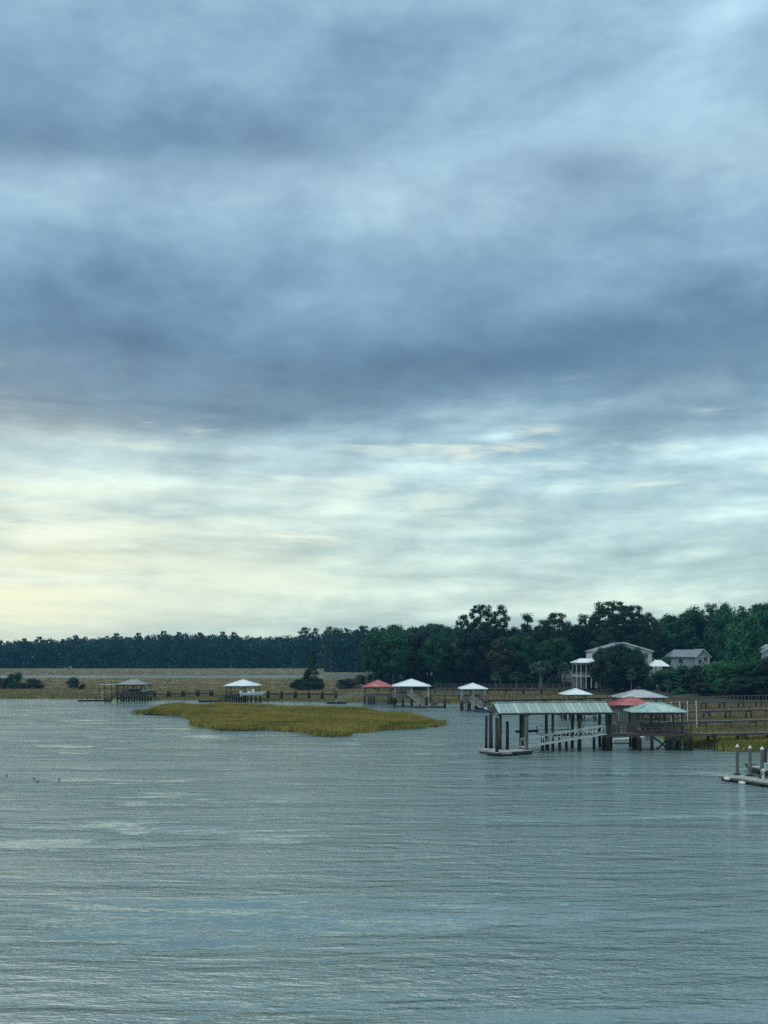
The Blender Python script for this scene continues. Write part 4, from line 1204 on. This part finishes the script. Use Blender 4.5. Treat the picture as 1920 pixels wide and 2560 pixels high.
def chair(label, px, Y, z, rz, group='deck chairs in the teal roofed pavilion', mat='wood_dark'):
    e = thing('deck_chair', at(px, Y, z), rz, label, 'chair', group)
    MB().box((0, 0, .38), (.55, .5, .05)).build('seat', M[mat], e)
    m = MB(); m.beam((0, .25, .38), (0, .5, 1.05), .5, .05); m.build('backrest', M[mat], e)
    for sx in (-.27, .27):
        for sy in (-.25, .25): MB().box((sx, sy, .19), (.05, .05, .37)).build('leg', M[mat], e)
        MB().box((sx, 0, .6), (.1, .6, .04)).build('armrest', M[mat], e)
        MB().box((sx, -.25, .48), (.05, .05, .22)).build('arm_support', M[mat], e)
    return e
chair('dark deck chair at the left under the teal roof', 1622, YB + 2.4, ZD + .02, .3)
chair('dark deck chair in the middle under the teal roof', 1645, YB + 2.6, ZD + .02, -.2)
chair('pale deck chair at the right under the teal roof', 1672, YB + 2.2, ZD + .02, .5, mat='pile_grey')
a = at(1692, 127.4); b_ = Vector((128.0, 146.0, 0))
walkway('nearest long pier with rails, running off to the right from the teal roofed pavilion', at(1700, 128.2), b_, ZD - .05, 1.7, 4.1, M['wood'], True, mids=(.45,), pile_r=.2, heads=-.1)
for i, (px, lab) in enumerate(((1712, 'thin dark piling at the right end of the teal pavilion platform'), (1725, 'thick dark piling right of the teal pavilion platform'))):
    lone_piling(lab, px, 126.6, ZD - .32, .2 if i == 0 else .34)
# low pale skiff seen under the pier
boat('low pale skiff floating under the brown pier section', at(1571, 137, -.25), math.radians(6), 4.6, 1.6, console=False, ttop=False)

# ---------------------------------------------------------------- red, grey and small white pavilions behind
pv = pavilion('faded red hip roof pavilion behind the teal one', 1577, 147.5, 5.9, 5.0, 1.95, 4.40, 5.50, M['red_roof'], .8, npile=3, rails='flb', picket=.3)
MB().box((-.9, 1.0, 2.9), (1.3, .8, 1.9)).build('cabinet', M['house_green'], pv)
walkway('second pier from the front, ending at the faded red pavilion', at(1625, 150), Vector((150.0, 184.0, 0)), 1.9, 1.3, 4.4, M['wood'], True, mids=(), heads=-.1, one_side=True)
pavilion('wide pale grey hip roof pavilion behind the faded red one', 1598, 172, 8.2, 6.0, 2.0, 4.40, 5.62, M['grey_roof'], 1.5, npile=3, rails='fb', picket=.4)
walkway('third pier from the front, ending at the wide grey pavilion', at(1655, 176), Vector((170.0, 226.0, 0)), 1.9, 1.3, 4.6, M['wood'], True, mids=(), heads=-.1, one_side=True)
pvE = pavilion('small white hip roof pavilion on pale posts behind the boathouse roof', 1439, 183.5, 5.1, 5.0, 2.3, 4.42, 5.48, M['white_roof'], 0, npile=3, rails='', picket=.4, posts=2, post_mat=M['wood_pale'], deck_w=3.4, deck_x=-.7, bench=False)
walkway('pier running right from the small white pavilion behind the boathouse', at(1452, 187), at(1600, 196), 1.95, 1.3, 4.4, M['wood_dark'], True, mids=(.5,))
walkway('thin pier along the marsh from the grey pavilion towards the woods', at(1560, 205), Vector((170.0, 262.0, 0)), 1.75, 1.2, 5, M['wood'], True, mids=(), heads=-.1)
boat('white boat with maroon bottom on a lift behind the boathouse posts', at(1472, 181, .95), math.radians(-4), 5.0, 2.0, M['boat_white'], M['boat_maroon'], ttop=False)
lf_ = thing('boat_lift', at(1472, 181), 0, 'dark lift posts holding the white boat with maroon bottom', 'boat lift')
for px, dy_ in ((1449, -1.5), (1494, -1.5), (1449, 1.6), (1494, 1.6)): piling(lf_, (px - 1472) / FPX * 181, dy_, -1.2, 2.9, .14)
m = MB()
for sx in (-1.1, 1.1): m.beam((sx, -1.5, .9), (sx, 1.6, .9), .14, .16)
m.build('cradle_beam', M['alu'], lf_)
# boat lift with four white pilings
lf2 = thing('boat_lift', at(1712, 152), 0, 'empty boat lift with four slender white pilings right of the teal roof', 'boat lift')
for px, Y, top in ((1678, 155, 1755), (1700, 154.5, 1754), (1719, 151, 1753), (1741, 150, 1751)):
    x = at(px, Y).x - at(1712, 152).x; rr_ = random.Random(px)
    MB().cyl((x + .15, Y - 152, -1.2), (x - .05, Y - 152, zat(top, Y)), .085, .075, 8, .015, 4).build('white_piling', M['white'], lf2)
m = MB()
for z, x0_, x1_, y_ in ((2.5, -2.2, 3.3, -1.6), (1.75, -1.6, 2.6, -1.2), (2.35, -2.0, 3.0, 1.6)): m.beam((x0_, y_, z), (x1_, y_, z), .16, .14)
for x in (-1.4, .3, 2.0): m.beam((x, -1.6, 1.95), (x, 1.6, 1.95), .12, .12)
m.build('lift_rail', M['pile_grey'], lf2)

# ---------------------------------------------------------------- middle distance pavilions
pv = pavilion('small white hip roof pavilion with a ramp, left of the boathouse', 1182, 212, 5.8, 5.6, 2.2, 4.40, 5.58, M['white_roof'], 0, npile=4, rails='fb', post_mat=M['white'], posts=3, picket=.35, xbrace=True)
gangway('pale railed ramp from the small white pavilion down to its float', at(1211, 209, .45), at(1176, 211, 2.25), 1.2, M['wood_pale'], .95, 6, True)
float_dock('small dark float at the foot of the ramp, left of the boathouse', at(1186, 208.5), (1, .02), 3.6, 1.8, .4, M['pile_grey'], M['wood_dark'], cleats=False)
def jet_ski(label, loc, rz):
    e = thing('jet_ski', loc, rz, label, 'jet ski', 'jet skis beside the boathouse')
    MB().add([(-1.4, -.5, .1), (.8, -.5, .1), (1.5, 0, .45), (.8, .5, .1), (-1.4, .5, .1), (-1.4, -.45, .5), (.7, -.42, .55), (1.4, 0, .62), (.7, .42, .55), (-1.4, .45, .5)],
             [(0, 4, 3, 2, 1), (5, 6, 7, 8, 9), (0, 1, 6, 5), (1, 2, 7, 6), (2, 3, 8, 7), (3, 4, 9, 8), (4, 0, 5, 9)]).build('hull', M['blue'], e)
    MB().box((-.4, 0, .68), (1.2, .35, .25)).build('seat', M['black'], e)
    MB().add([(.2, -.25, .56), (.9, -.2, .56), (.9, .2, .56), (.2, .25, .56), (.25, -.15, 1.0), (.5, 0, .95), (.25, .15, 1.0)], [(0, 1, 5, 4), (1, 2, 5), (2, 3, 6, 5), (3, 0, 4, 6), (4, 5, 6)]).build('cowl', M['boat_white'], e)
    MB().beam((.3, -.35, 1.04), (.3, .35, 1.04), .04, .04).build('handlebar', M['black'], e)
jet_ski('pale and blue jet ski by the dark float left of the boathouse', at(1208, 206.6, .1), .1)
jet_ski('second pale and blue jet ski, against the end of the boathouse roof', at(1226, 206.9, .1), -.1)
walkway('pier with dark piling heads running right behind the small ramp pavilion', at(1217, 222), at(1540, 236), 1.7, 1.2, 4.6, M['wood_dark'], True, mids=(), heads=-.1)
walkway('grey pier at the foot of the near wood, seen as a thin pale line', at(1085, 292), at(1400, 290), 2.0, 1.3, 5, M['wood'], True, mids=(.5,), zpile=-.6)
# large white pavilion
pavilion('large white hip roof pavilion with wide ramp, beside the red roofed one', 1028.5, 228, 8.5, 7.4, 2.1, 4.42, 6.0, M['white_roof'], 0, npile=4, rails='fb', post_mat=M['white'], posts=3, picket=.35, deck_w=6.4, deck_x=-.9)
gangway('wide pale ramp with rails coming down from the large white pavilion', at(1059, 225, .45), at(1021, 226.5, 2.9), 1.5, M['wood_pale'], .95, 7, True)
float_dock('long low float to the right of the large white pavilion', at(1034, 223.5), (1, -.01), 6.6, 1.9, .42, M['wood'], M['wood'], cleats=False)
bc = thing('dock_box', at(1085, 224.6, .42), 0, 'pale dock box standing on the long low float', 'storage box')
MB().box((0, 0, .32), (1.3, .6, .6)).build('body', M['pile_grey'], bc); MB().box((0, 0, .66), (1.36, .66, .07)).build('lid', M['pile_grey'], bc)
lone_piling('dark piling at the right end of the long low float', 1112, 223, 2.0, .26)
lone_piling('dark piling between the ramp and the long low float', 1066, 226.5, 2.1, .28)
rp = pavilion('red hip roof pavilion on dark pilings, left of the large white one', 945, 238, 7.3, 7.0, 2.2, 3.92, 5.52, M['red_roof'], 0, npile=2, rails='', posts=3, picket=.35, post_mat=M['wood_red'], bench=False)
for px in (922, 928, 935, 972, 983, 990): piling(rp, (px - 945) / FPX * 238, -3.4, -1.2, 1.9, .2)
blu = thing('plastic_barrel', at(924, 236.5, .0), 0, 'blue plastic barrel between the pilings under the red roof', 'barrel')
MB().cyl((0, 0, -.2), (0, 0, .75), .27, .27, 12).build('body', M['blue'], blu); MB().cyl((0, 0, .752), (0, 0, .8), .24, .22, 12).build('lid', M['blue'], blu)
gangway('long thin pale gangway sloping left from the red roofed pavilion', at(842, 243, .5), at(908, 241, 1.95), 1.1, M['wood_pale'], .95, 8, True)
float_dock('low dark float at the foot of the long thin gangway', at(815, 241), (1, -.01), 4.7, 2.0, .42, M['wood'], M['black'], cleats=False)
# pavilion with the lifted boat
pi_ = pavilion('white hip roof pavilion sheltering a lifted white boat, alone on the bank', 607.5, 247, 8.2, 7.6, 1.75, 3.88, 5.40, M['white_roof'], 0, npile=5, rails='', posts=3, picket=.4, post_mat=M['wood_dark'], deck_w=5.0, deck_x=-1.5, bench=False, wood=M['wood_dark'])
railing(pi_, (-3.6, -3.4, 0), (-.6, -3.4, 0), 1.75, .9, M['wood_dark'], 1.5, .4, ())
for px in (618, 633, 645, 656): piling(pi_, (px - 607.5) / FPX * 247, -3.6, -1.2, 1.5, .2)
boat('white centre console boat on a lift under the lone white roof', at(634, 245.5, 1.55), math.radians(3), 5.6, 2.2)
gangway('short dark gangway left of the lone white pavilion', at(546, 249, .5), at(580, 249, 1.5), 1.0, M['wood_dark'], .9, 5, True)
float_dock('long low dark float left of the lone white pavilion', at(495, 249), (1, 0.0), 6.9, 2.0, .42, M['wood_dark'], M['black'], cleats=False)
# walkway with post heads to the right of it
walkway('low pier with five dark piling pairs between the lone white and the red pavilion', at(668, 259), at(842, 257), 1.75, 1.1, 3.75, M['wood_dark'], False, heads=.5, pile_r=.26)
walkway('low pier with dark piling heads between the grey boathouse and the long float', at(384, 266), at(530, 275), 1.3, 1.1, 3.9, M['wood_dark'], False, heads=.7, pile_r=.24)
walkway('thin pier crossing the far marsh behind the large white pavilion', at(1075, 245), at(1150, 245), 2.0, 1.2, 4, M['wood'], True, mids=(.5,))
# ---------------------------------------------------------------- grey boathouse on the left
gb = pavilion('old grey boathouse with low hip roof and criss-cross pilings at the left', 336, 252, 7.9, 7.0, 1.75, 4.05, 5.35, M['old_roof'], 1.2, npile=6, rails='fb', posts=4, picket=.35, post_mat=M['wood_dark'], wood=M['wood_dark'], xbrace=True)
m = MB()
for i in range(5):
    xa = -3.5 + i * 1.4; m.beam((xa, -3.35, .1), (xa + 1.3, -3.35, 1.4), .06, .14); m.beam((xa + 1.3, -3.42, .1), (xa, -3.42, 1.4), .06, .14)
m.build('brace', M['pile'], gb)
m = MB(); m.box((-6.0, 0, 4.02), (4.8, 5.0, .12)); m.build('flat_canopy', M['wood_pale'], gb)
for px in (254, 266, 283, 296): MB().box(((px - 336) / FPX * 252, -2.2, 2.2), (.14, .14, 3.5)).build('canopy_post', M['wood_dark'], gb)
boat('small pale boat hanging at the right end of the old grey boathouse', at(366, 251, 1.9), 0, 2.6, 1.3, M['pile_grey'], console=False, ttop=False)
float_dock('long flat float left of the old grey boathouse', at(193, 253), (1, 0.0), 8.0, 2.2, .40, M['wood_pale'], M['black'], cleats=False)
gangway('low dark gangway from the flat float to the old grey boathouse', at(262, 253.5, .45), at(308, 253.5, 1.75), 1.1, M['wood_dark'], .9, 7, True)
for px, z1, lab in ((255, 2.3, 'white slim post where the flat float meets the grey boathouse'), (274, 2.4, 'second white slim post at the low dark gangway'), (300, 2.5, 'white slim post below the grey roof edge')):
    e = thing('mooring_post', at(px, 253.6, 0), 0, lab, 'post', 'white posts at the grey boathouse')
    MB().cyl((0, 0, .42), (0, 0, z1), .07, .06, 8, .01, 4).build('shaft', M['white'], e); MB().cyl((0, 0, z1 + .002), (0, 0, z1 + .1), .08, .03, 8).build('cap', M['white'], e)
for px in (205, 218, 240):
    lone_piling({205: 'stubby dark post at the left end of the flat float', 218: 'stubby dark post in the middle of the flat float', 240: 'stubby dark post at the right of the flat float'}[px], px, 254.5, .85, .13)

# ---------------------------------------------------------------- near floating dock at the right edge
kc = at(1798, 97.4, 0); ku = (at(1921, 92.0, 0) - kc); kl = Vector((ku.x, ku.y, 0)).length
ku.normalize()
kd = float_dock('near pale floating dock cut by the right edge, with capped pilings', kc, (ku.x, ku.y), 13.0, 2.1, .42, M['wood_pale'], M['wood'], board=.14)
kz = math.atan2(ku.y, ku.x)
def kl_(s, t, z=0.0):
    nv = Vector((-ku.y, ku.x, 0)); return kc + ku * s + nv * t + Vector((0, 0, z))
m = MB(); m.beam((.8, -.05, .30), (12.8, -.05, .30), .08, .12); m.build('rub_rail', M['pile_grey'], kd)
def fender(label, p, rz, col='white', squash=1):
    e = thing('fender', p, rz, label, 'fender', 'white fenders on the near dock')
    m = MB(); m.cyl((-.28, 0, 0), (.28, 0, 0), .15, .15, 10); m.cyl((-.36, 0, 0), (-.282, 0, 0), .06, .145, 10).cyl((.282, 0, 0), (.36, 0, 0), .145, .06, 10); m.build('body', M[col], e)
    m = MB(); m.cyl((0, .0, .152), (0, .12, .36), .015, .015, 5); m.build('rope', M['white'], e)
fender('pinkish white fender hanging at the left end of the near dock', kl_(1.2, -.18, .28), kz)
fender('white fender lying low on the water side of the near dock', kl_(3.1, -.22, .10), kz + .15)
for px, Y, top, lab in ((1843.5, 98.1, 1868, 'tall piling with white cone cap, leftmost on the near dock'), (1875, 97.0, 1871, 'tall piling with white cone cap, second on the near dock'),
                        (1905.5, 95.4, 1874, 'tall piling with white cone cap, third on the near dock'), (1912.5, 101.5, 1872, 'dark piling without cap half hidden by the third capped one')):
    z1 = zat(top, Y)
    e = lone_piling(lab, px, Y, z1, .145 if px != 1905.5 else .17, 'pile_grey' if px < 1910 else 'pile', 'white' if px < 1910 else None)
    if px < 1910:
        m = MB()
        for a_ in range(4): 
            an = a_ * math.pi / 2; m.box((math.cos(an) * .24, math.sin(an) * .24, .50), (.09 if a_ % 2 == 0 else .5, .5 if a_ % 2 == 0 else .09, .09))
        m.build('guide_hoop', M['black'], e)
pd = thing('power_pedestal', kl_(7.0, 1.0, .42), kz, 'white power pedestal with a domed head on the near dock', 'power pedestal')
for_ = at(1908, 94.2, .42); pd.location = for_
MB().box((0, 0, .38), (.17, .17, .76)).build('column', M['white'], pd); m = MB(); m.cyl((0, 0, .762), (0, 0, .86), .19, .22, 10).cyl((0, 0, .862), (0, 0, 1.0), .21, .08, 10); m.build('head', M['white'], pd)
MB().box((0, -.092, .5), (.1, .012, .16)).build('socket', M['black'], pd)
# second dock behind
sc_ = at(1867, 104.3, 0); su = (at(1925, 99.6, 0) - sc_).normalized()
sd2 = float_dock('narrow second floating dock behind the capped pilings', sc_, (su.x, su.y), 10.0, 1.3, .62, M['wood_pale'], M['wood_dark'], board=.14)
m = MB(); m.box((-.55, .65, .70), (1.3, 1.0, .08)); m.beam((-.9, .65, .64), (-.1, .65, .2), .9, .08); m.build('end_plank', M['pile_grey'], sd2)
gr_ = thing('dock_box', sc_ + su * 3.6 + Vector((.35, .5, .62)), math.atan2(su.y, su.x), 'grey green dock box at the very right edge on the second dock', 'storage box')
MB().box((0, 0, .25), (1.2, .6, .5)).build('body', M['house_green'], gr_); MB().box((0, 0, .54), (1.26, .66, .06)).build('lid', M['house_green'], gr_)

# ---------------------------------------------------------------- houses
def gable_roof(m, w, d, ze, zp, th=.18, over=.4):
    """ridge runs along y; gables face the river (-y)"""
    hw, hd = w / 2 + over, d / 2 + over; ze2 = ze - over * (zp - ze) / (w / 2)
    m.add([(-hw, -hd, ze2), (0, -hd, zp), (hw, -hd, ze2), (-hw, hd, ze2), (0, hd, zp), (hw, hd, ze2),
           (-hw, -hd, ze2 + th), (0, -hd, zp + th), (hw, -hd, ze2 + th), (-hw, hd, ze2 + th), (0, hd, zp + th), (hw, hd, ze2 + th)],
          [(0, 3, 4, 1), (1, 4, 5, 2), (6, 7, 10, 9), (7, 8, 11, 10), (0, 1, 7, 6), (1, 2, 8, 7), (3, 9, 10, 4), (4, 10, 11, 5), (0, 6, 9, 3), (2, 5, 11, 8)])
    return m
def window(parent, x, y, z, w, h, face=-1, fr='white', side=None):
    """window set proud of a wall facing -y (or +-x when side given)"""
    f = MB(); t = .08
    def bx_(cx, cz, ww, hh, dep, off):
        if side is None: return ((cx, y + face * (dep / 2 + off), cz), (ww, dep, hh))
        return ((x + side * (dep / 2 + off), cx, cz), (dep, ww, hh))
    cx = x if side is None else y
    for q_ in (bx_(cx, z + h / 2, w + 2 * t, t, .06, .003), bx_(cx, z - h / 2, w + 2 * t, t, .08, .003)): f.box(*q_)
    for q_ in (bx_(cx - w / 2 - t / 2, z, t, h - t, .06, .003), bx_(cx + w / 2 + t / 2, z, t, h - t, .06, .003), bx_(cx, z, .04, h - t, .05, .03)): f.box(*q_)
    fo = f.build('window', M[fr], parent)
    g = MB(); g.box(*bx_(cx, z, w, h - t, .02, .004)); g.build('pane', M['glass'], fo)
    return fo
HYv = 300.0
h1 = thing('house', at(1546, HYv + 6, 1.7), 0, 'big white house with wide low gable mostly hidden behind dark oaks', 'house')
def hl(px, Y=HYv): return (px - 1546) / FPX * Y
GZ = 1.7
wl = MB(); hw_ = 8.3; ze_, zp_ = zat(1628, HYv) - GZ, zat(1607, HYv) - GZ
wl.add([(-hw_, -6, 0), (hw_, -6, 0), (hw_, 6, 0), (-hw_, 6, 0), (-hw_, -6, ze_), (hw_, -6, ze_), (hw_, 6, ze_), (-hw_, 6, ze_), (0, -6, zp_ - .02), (0, 6, zp_ - .02)],
       [(0, 1, 5, 8, 4), (1, 2, 6, 5), (2, 3, 7, 9, 6), (3, 0, 4, 7), (0, 3, 2, 1)])
wl.build('wall', M['house_white'], h1)
rf = gable_roof(MB(), 2 * hw_, 12, ze_, zp_).build('roof', M['slate_roof'], h1)
m = MB(); sl = (zp_ - ze_) / hw_
for sg in (-1, 1): m.beam((0, -6.48, zp_ + .06), (sg * (hw_ + .45), -6.48, zp_ + .06 - sl * (hw_ + .45)), .10, .42)
m.build('barge_board', M['white'], rf)
for x in (-6.2, -3.6, -1.0, 1.6, 4.2, 6.6):
    window(h1, x, -6, ze_ - 1.3, 1.1, 1.6); window(h1, x, -6, ze_ - 4.6, 1.1, 1.8)
window(h1, 0, -6, zp_ - 1.3, .9, .8)
m = MB()
for z in (ze_ - .1, ze_ - 3.0): m.box((0, -6.06, z), (2 * hw_, .1, .22))
for x in (-hw_ + .1, hw_ - .1): m.box((x, -6.05, ze_ / 2 - .1), (.2, .09, ze_ - .3))
m.build('trim', M['white'], h1)
# left porch tower
px0, px1 = hl(1419), hl(1477)
pt = MB(); cx = (px0 + px1) / 2; pw_ = px1 - px0; zee = zat(1657, HYv) - GZ
m2, s2, c2 = hip_roof(MB(), pw_ + 1.0, 6.0, zee, zat(1646, HYv) - GZ, pw_ * .4)
pr = m2.build('porch_roof', M['white_roof'], h1); pr.location = (cx + .3, -6.5, 0)
so = s2.build('seam', M['white_roof'], pr); c2.build('ridge_cap', M['white_roof'], pr)
zfl = zat(1689, HYv) - GZ
m = MB(); m.box((cx + .1, -6.5, zfl - .15), (pw_, 4.6, .3)); m.box((cx + .1, -6.5, zee - .15), (pw_, 4.6, .28)); m.build('porch_floor', M['white'], h1)
for px in (1424, 1435, 1448, 1461, 1473):
    for y in (-8.7,): MB().box((hl(px, 297), y, zee / 2 - .15), (.24, .24, zee - .3)).build('porch_column', M['white'], h1)
m = MB(); m.box((cx + .1, -4.4, zee / 2 + 0), (pw_ - .3, .1, zee - .4)); m.build('porch_back_wall', M['house_white'], h1)
m = MB(); m.box((cx + .1, -4.6, zfl + 1.7), (pw_ - .5, .06, 2.5)); m.build('porch_screen', M['screen'], h1)
railing(h1, (px0 + .3, -8.72, 0), (px1 - .2, -8.72, 0), zfl, .95, M['white'], 1.6, .25, (), 'porch_railing')
m = MB(); 
for i in range(12): m.box((hl(1421) - .3 + .0 * i, -8.4 + i * .26, .15 + i * .27), (1.0, .28, .06))
m.build('porch_steps', M['wood_pale'], h1)
# right lower wing
wg = MB(); wx = hl(1622); wz = zat(1655, HYv) - GZ
wg.box((wx, -1, wz / 2), (5.4, 8, wz)); wg.build('side_wing', M['house_white'], h1)
m = MB(); z_a, z_b = zat(1633, HYv) - GZ, zat(1657, HYv) - GZ
m.add([(hl(1596), -5.6, z_a), (hl(1638), -5.6, z_b), (hl(1638), 3.4, z_b), (hl(1596), 3.4, z_a), (hl(1596), -5.6, z_a + .15), (hl(1638), -5.6, z_b + .15), (hl(1638), 3.4, z_b + .15), (hl(1596), 3.4, z_a + .15)],
      [(0, 3, 2, 1), (4, 5, 6, 7), (0, 1, 5, 4), (1, 2, 6, 5), (2, 3, 7, 6), (3, 0, 4, 7)])
m.build('lean_to_roof', M['white_roof'], h1)
# small hip roof porch
h2 = thing('garden_pavilion', at(1645, 286, 1.7), 0, 'small white hip roofed porch on posts, right of the white house', 'pavilion')
Yh = 286
m2, s2, c2 = hip_roof(MB(), 5.2, 5.2, zat(1666, Yh) - GZ, zat(1650, Yh) - GZ, 1.4)
r_o = m2.build('roof', M['white_roof'], h2); s2.build('seam', M['white_roof'], r_o); c2.build('ridge_cap', M['white_roof'], r_o)
zt = zat(1666, Yh) - GZ
for sx in (-2.2, 0, 2.2):
    for sy in (-2.2, 2.2): MB().box((sx, sy, zt / 2), (.2, .2, zt)).build('post', M['pile_grey'], h2)
MB().box((0, 0, 2.7), (4.9, 4.9, .2)).build('floor', M['wood'], h2)
railing(h2, (-2.3, -2.4, 0), (2.3, -2.4, 0), 2.8, 1.0, M['pile_grey'], 1.6, .3, ())
# grey roofed house with a gable to the river side
Y3 = 318.0
h3 = thing('house', at(1722, Y3, 1.8), 0, 'pale green house with slate grey roof and white trimmed gable among trees', 'house')
def h3x(px): return (px - 1722) / FPX * Y3
ZB = 1.8; zr = zat(1624, Y3) - ZB; ze3 = zat(1641, Y3) - ZB
gx = (h3x(1750)); gw = 2 * (h3x(1769) - gx) - .6
m = MB(); m.box((h3x(1712), 2.2, ze3 / 2), (h3x(1752) - h3x(1676) - .5, 6, ze3))
m.add([(gx - gw / 2, -3.2, 0), (gx + gw / 2, -3.2, 0), (gx + gw / 2, 5, 0), (gx - gw / 2, 5, 0), (gx - gw / 2, -3.2, ze3), (gx + gw / 2, -3.2, ze3), (gx + gw / 2, 5, ze3), (gx - gw / 2, 5, ze3), (gx, -3.2, zr - .1), (gx, 5, zr - .1)],
      [(0, 1, 5, 8, 4), (1, 2, 6, 5), (2, 3, 7, 9, 6), (3, 0, 4, 7), (0, 3, 2, 1)])
m.build('wall', M['house_green'], h3)
m = MB(); xa, xb, ra, rb = h3x(1673), h3x(1752), h3x(1689), h3x(1752); y0_, y1_, yr = -1.4, 5.8, 2.2
m.add([(xa, y0_, ze3 - .1), (xb, y0_, ze3 - .1), (xb, y1_, ze3 - .1), (xa, y1_, ze3 - .1), (ra, yr, zr), (rb, yr, zr), (xa, y0_, ze3 - .28), (xb, y0_, ze3 - .28), (xb, y1_, ze3 - .28), (xa, y1_, ze3 - .28)],
      [(0, 1, 5, 4), (2, 3, 4, 5), (3, 0, 4), (1, 2, 5), (6, 9, 8, 7), (0, 6, 7, 1), (1, 7, 8, 2), (2, 8, 9, 3), (3, 9, 6, 0)])
r3 = m.build('roof', M['slate_roof'], h3)
g3 = gable_roof(MB(), gw, 8.2, ze3, zr + .05, .15, .35).build('gable_roof', M['slate_roof'], h3); g3.location = (gx, .9, 0)
m = MB(); sl3 = (zr + .05 - ze3) / (gw / 2)
for sg in (-1, 1): m.beam((gx, -3.62, zr + .12), (gx + sg * (gw / 2 + .4), -3.62, zr + .12 - sl3 * (gw / 2 + .4)), .08, .28)
m.build('barge_board', M['white'], h3)
window(h3, gx + .7, -3.2, ze3 - .6, .9, 1.6); window(h3, gx - 1.0, -3.2, ze3 - 1.6, .9, 1.4); window(h3, h3x(1700), -.8, ze3 - 1.4, 1.2, 1.4)
m = MB(); m.box((gx + gw / 2 - .3, -3.26, ze3 / 2), (.5, .1, ze3)); m.box((gx, -3.25, ze3 - .1), (gw, .08, .18)); m.build('trim', M['white'], h3)
# roof at the right edge
Y4 = 290.0
h4 = thing('house', at(1925, Y4, 1.8), 0, 'house at the right edge, only its pale roof slope above the trees', 'house')
z4r, z4e = zat(1612, Y4) - 1.8, zat(1630, Y4) - 1.8
MB().add([(-3.4, -3, 0), (3.4, -3, 0), (3.4, 3, 0), (-3.4, 3, 0), (-3.4, -3, z4e), (3.4, -3, z4e), (3.4, 3, z4e), (-3.4, 3, z4e), (0, -3, z4r - .1), (0, 3, z4r - .1)],
         [(0, 1, 5, 8, 4), (1, 2, 6, 5), (2, 3, 7, 9, 6), (3, 0, 4, 7)]).build('wall', M['house_green'], h4)
r4 = gable_roof(MB(), 6.8, 6, z4e, z4r, .15, .4).build('roof', M['grey_roof'], h4)
m = MB()
for sg in (-1, 1): m.beam((0, -3.46, z4r + .06), (sg * 3.8, -3.46, z4r + .06 - (z4r - z4e) / 3.4 * 3.8), .08, .3)
m.build('barge_board', M['white'], r4)
window(h4, 0, -3, z4e - .8, 1.0, 1.2)

# ---------------------------------------------------------------- small things
def driftwood(label, px, py, L, seed):
    r = random.Random(seed); e = thing('driftwood', W(px, py, .6), r.uniform(0, 6), label, 'driftwood', 'driftwood along the shore')
    m = MB(); p = Vector((0, 0, .05)); 
    for i in range(5):
        q_ = p + Vector((L / 5, r.uniform(-.25, .25), r.uniform(.0, .5))); m.cyl(p, q_, .16 - .02 * i, .14 - .02 * i, 6)
        if i > 1: m.cyl(q_, q_ + Vector((r.uniform(-.2, .5), r.uniform(-.5, .5), r.uniform(.4, 1.0))), .06, .02, 5)
        p = q_
    m.build('branch', M['bark_pale'], e)
driftwood('pale forked driftwood at the shore below the light green tree', 1757, 1731, 2.6, 1)
driftwood('pale driftwood stub at the foot of the shore trees', 1797, 1737, 1.4, 2)
driftwood('pale driftwood branch third along the shore trees', 1815, 1741, 1.8, 3)
driftwood('pale driftwood branch rightmost along the shore trees', 1833, 1742, 2.0, 5)
def duck(label, px, py, rz):
    e = thing('duck', W(px, py, 0), rz, label, 'bird', 'birds on the water at the left')
    e.scale = (.55, .55, .55)
    m = MB(); st = [(-.26, .01, .12), (-.18, .07, .10), (-.04, .11, .10), (.10, .10, .10), (.17, .05, .12), (.20, .035, .20), (.22, .045, .27), (.28, .03, .27), (.34, .012, .255)]
    vs = []; n = 8
    for x, r_, z in st:
        for i in range(n):
            an = 2 * math.pi * i / n; vs.append((x, math.cos(an) * r_, z + math.sin(an) * r_ * .85))
    fs = [(k_ * n + i, k_ * n + (i + 1) % n, (k_ + 1) * n + (i + 1) % n, (k_ + 1) * n + i) for k_ in range(len(st) - 1) for i in range(n)] + [tuple(range(n))[::-1], tuple((len(st) - 1) * n + i for i in range(n))]
    m.add(vs, fs).build('body', M['pile'], e, smooth=True)
for px, py, rz, lab in ((17, 1941, .4, 'small dark bird on the water, farthest left'), (85, 1948, 2.6, 'small dark bird on the water, left of a close pair'),
                        (94, 1955, .2, 'small dark bird on the water, nearer one of a close pair'), (148, 1950, 3.0, 'small dark bird on the water, farthest right of the birds')):
    duck(lab, px, py, rz)

# ---------------------------------------------------------------- air
m, nt, b = material('haze_air')
nt.nt.nodes.remove(b)
pv_ = nt.n('ShaderNodeVolumePrincipled')
pv_.inputs['Color'].default_value = HAZE_COL
pv_.inputs['Density'].default_value = HAZE_D
nt.nt.links.new(pv_.outputs[0], nt.nt.nodes['Material Output'].inputs['Volume'])
MB().box((0, 730, 19.0), (1900, 1700, 42)).build('haze', m, None, 'stuff')
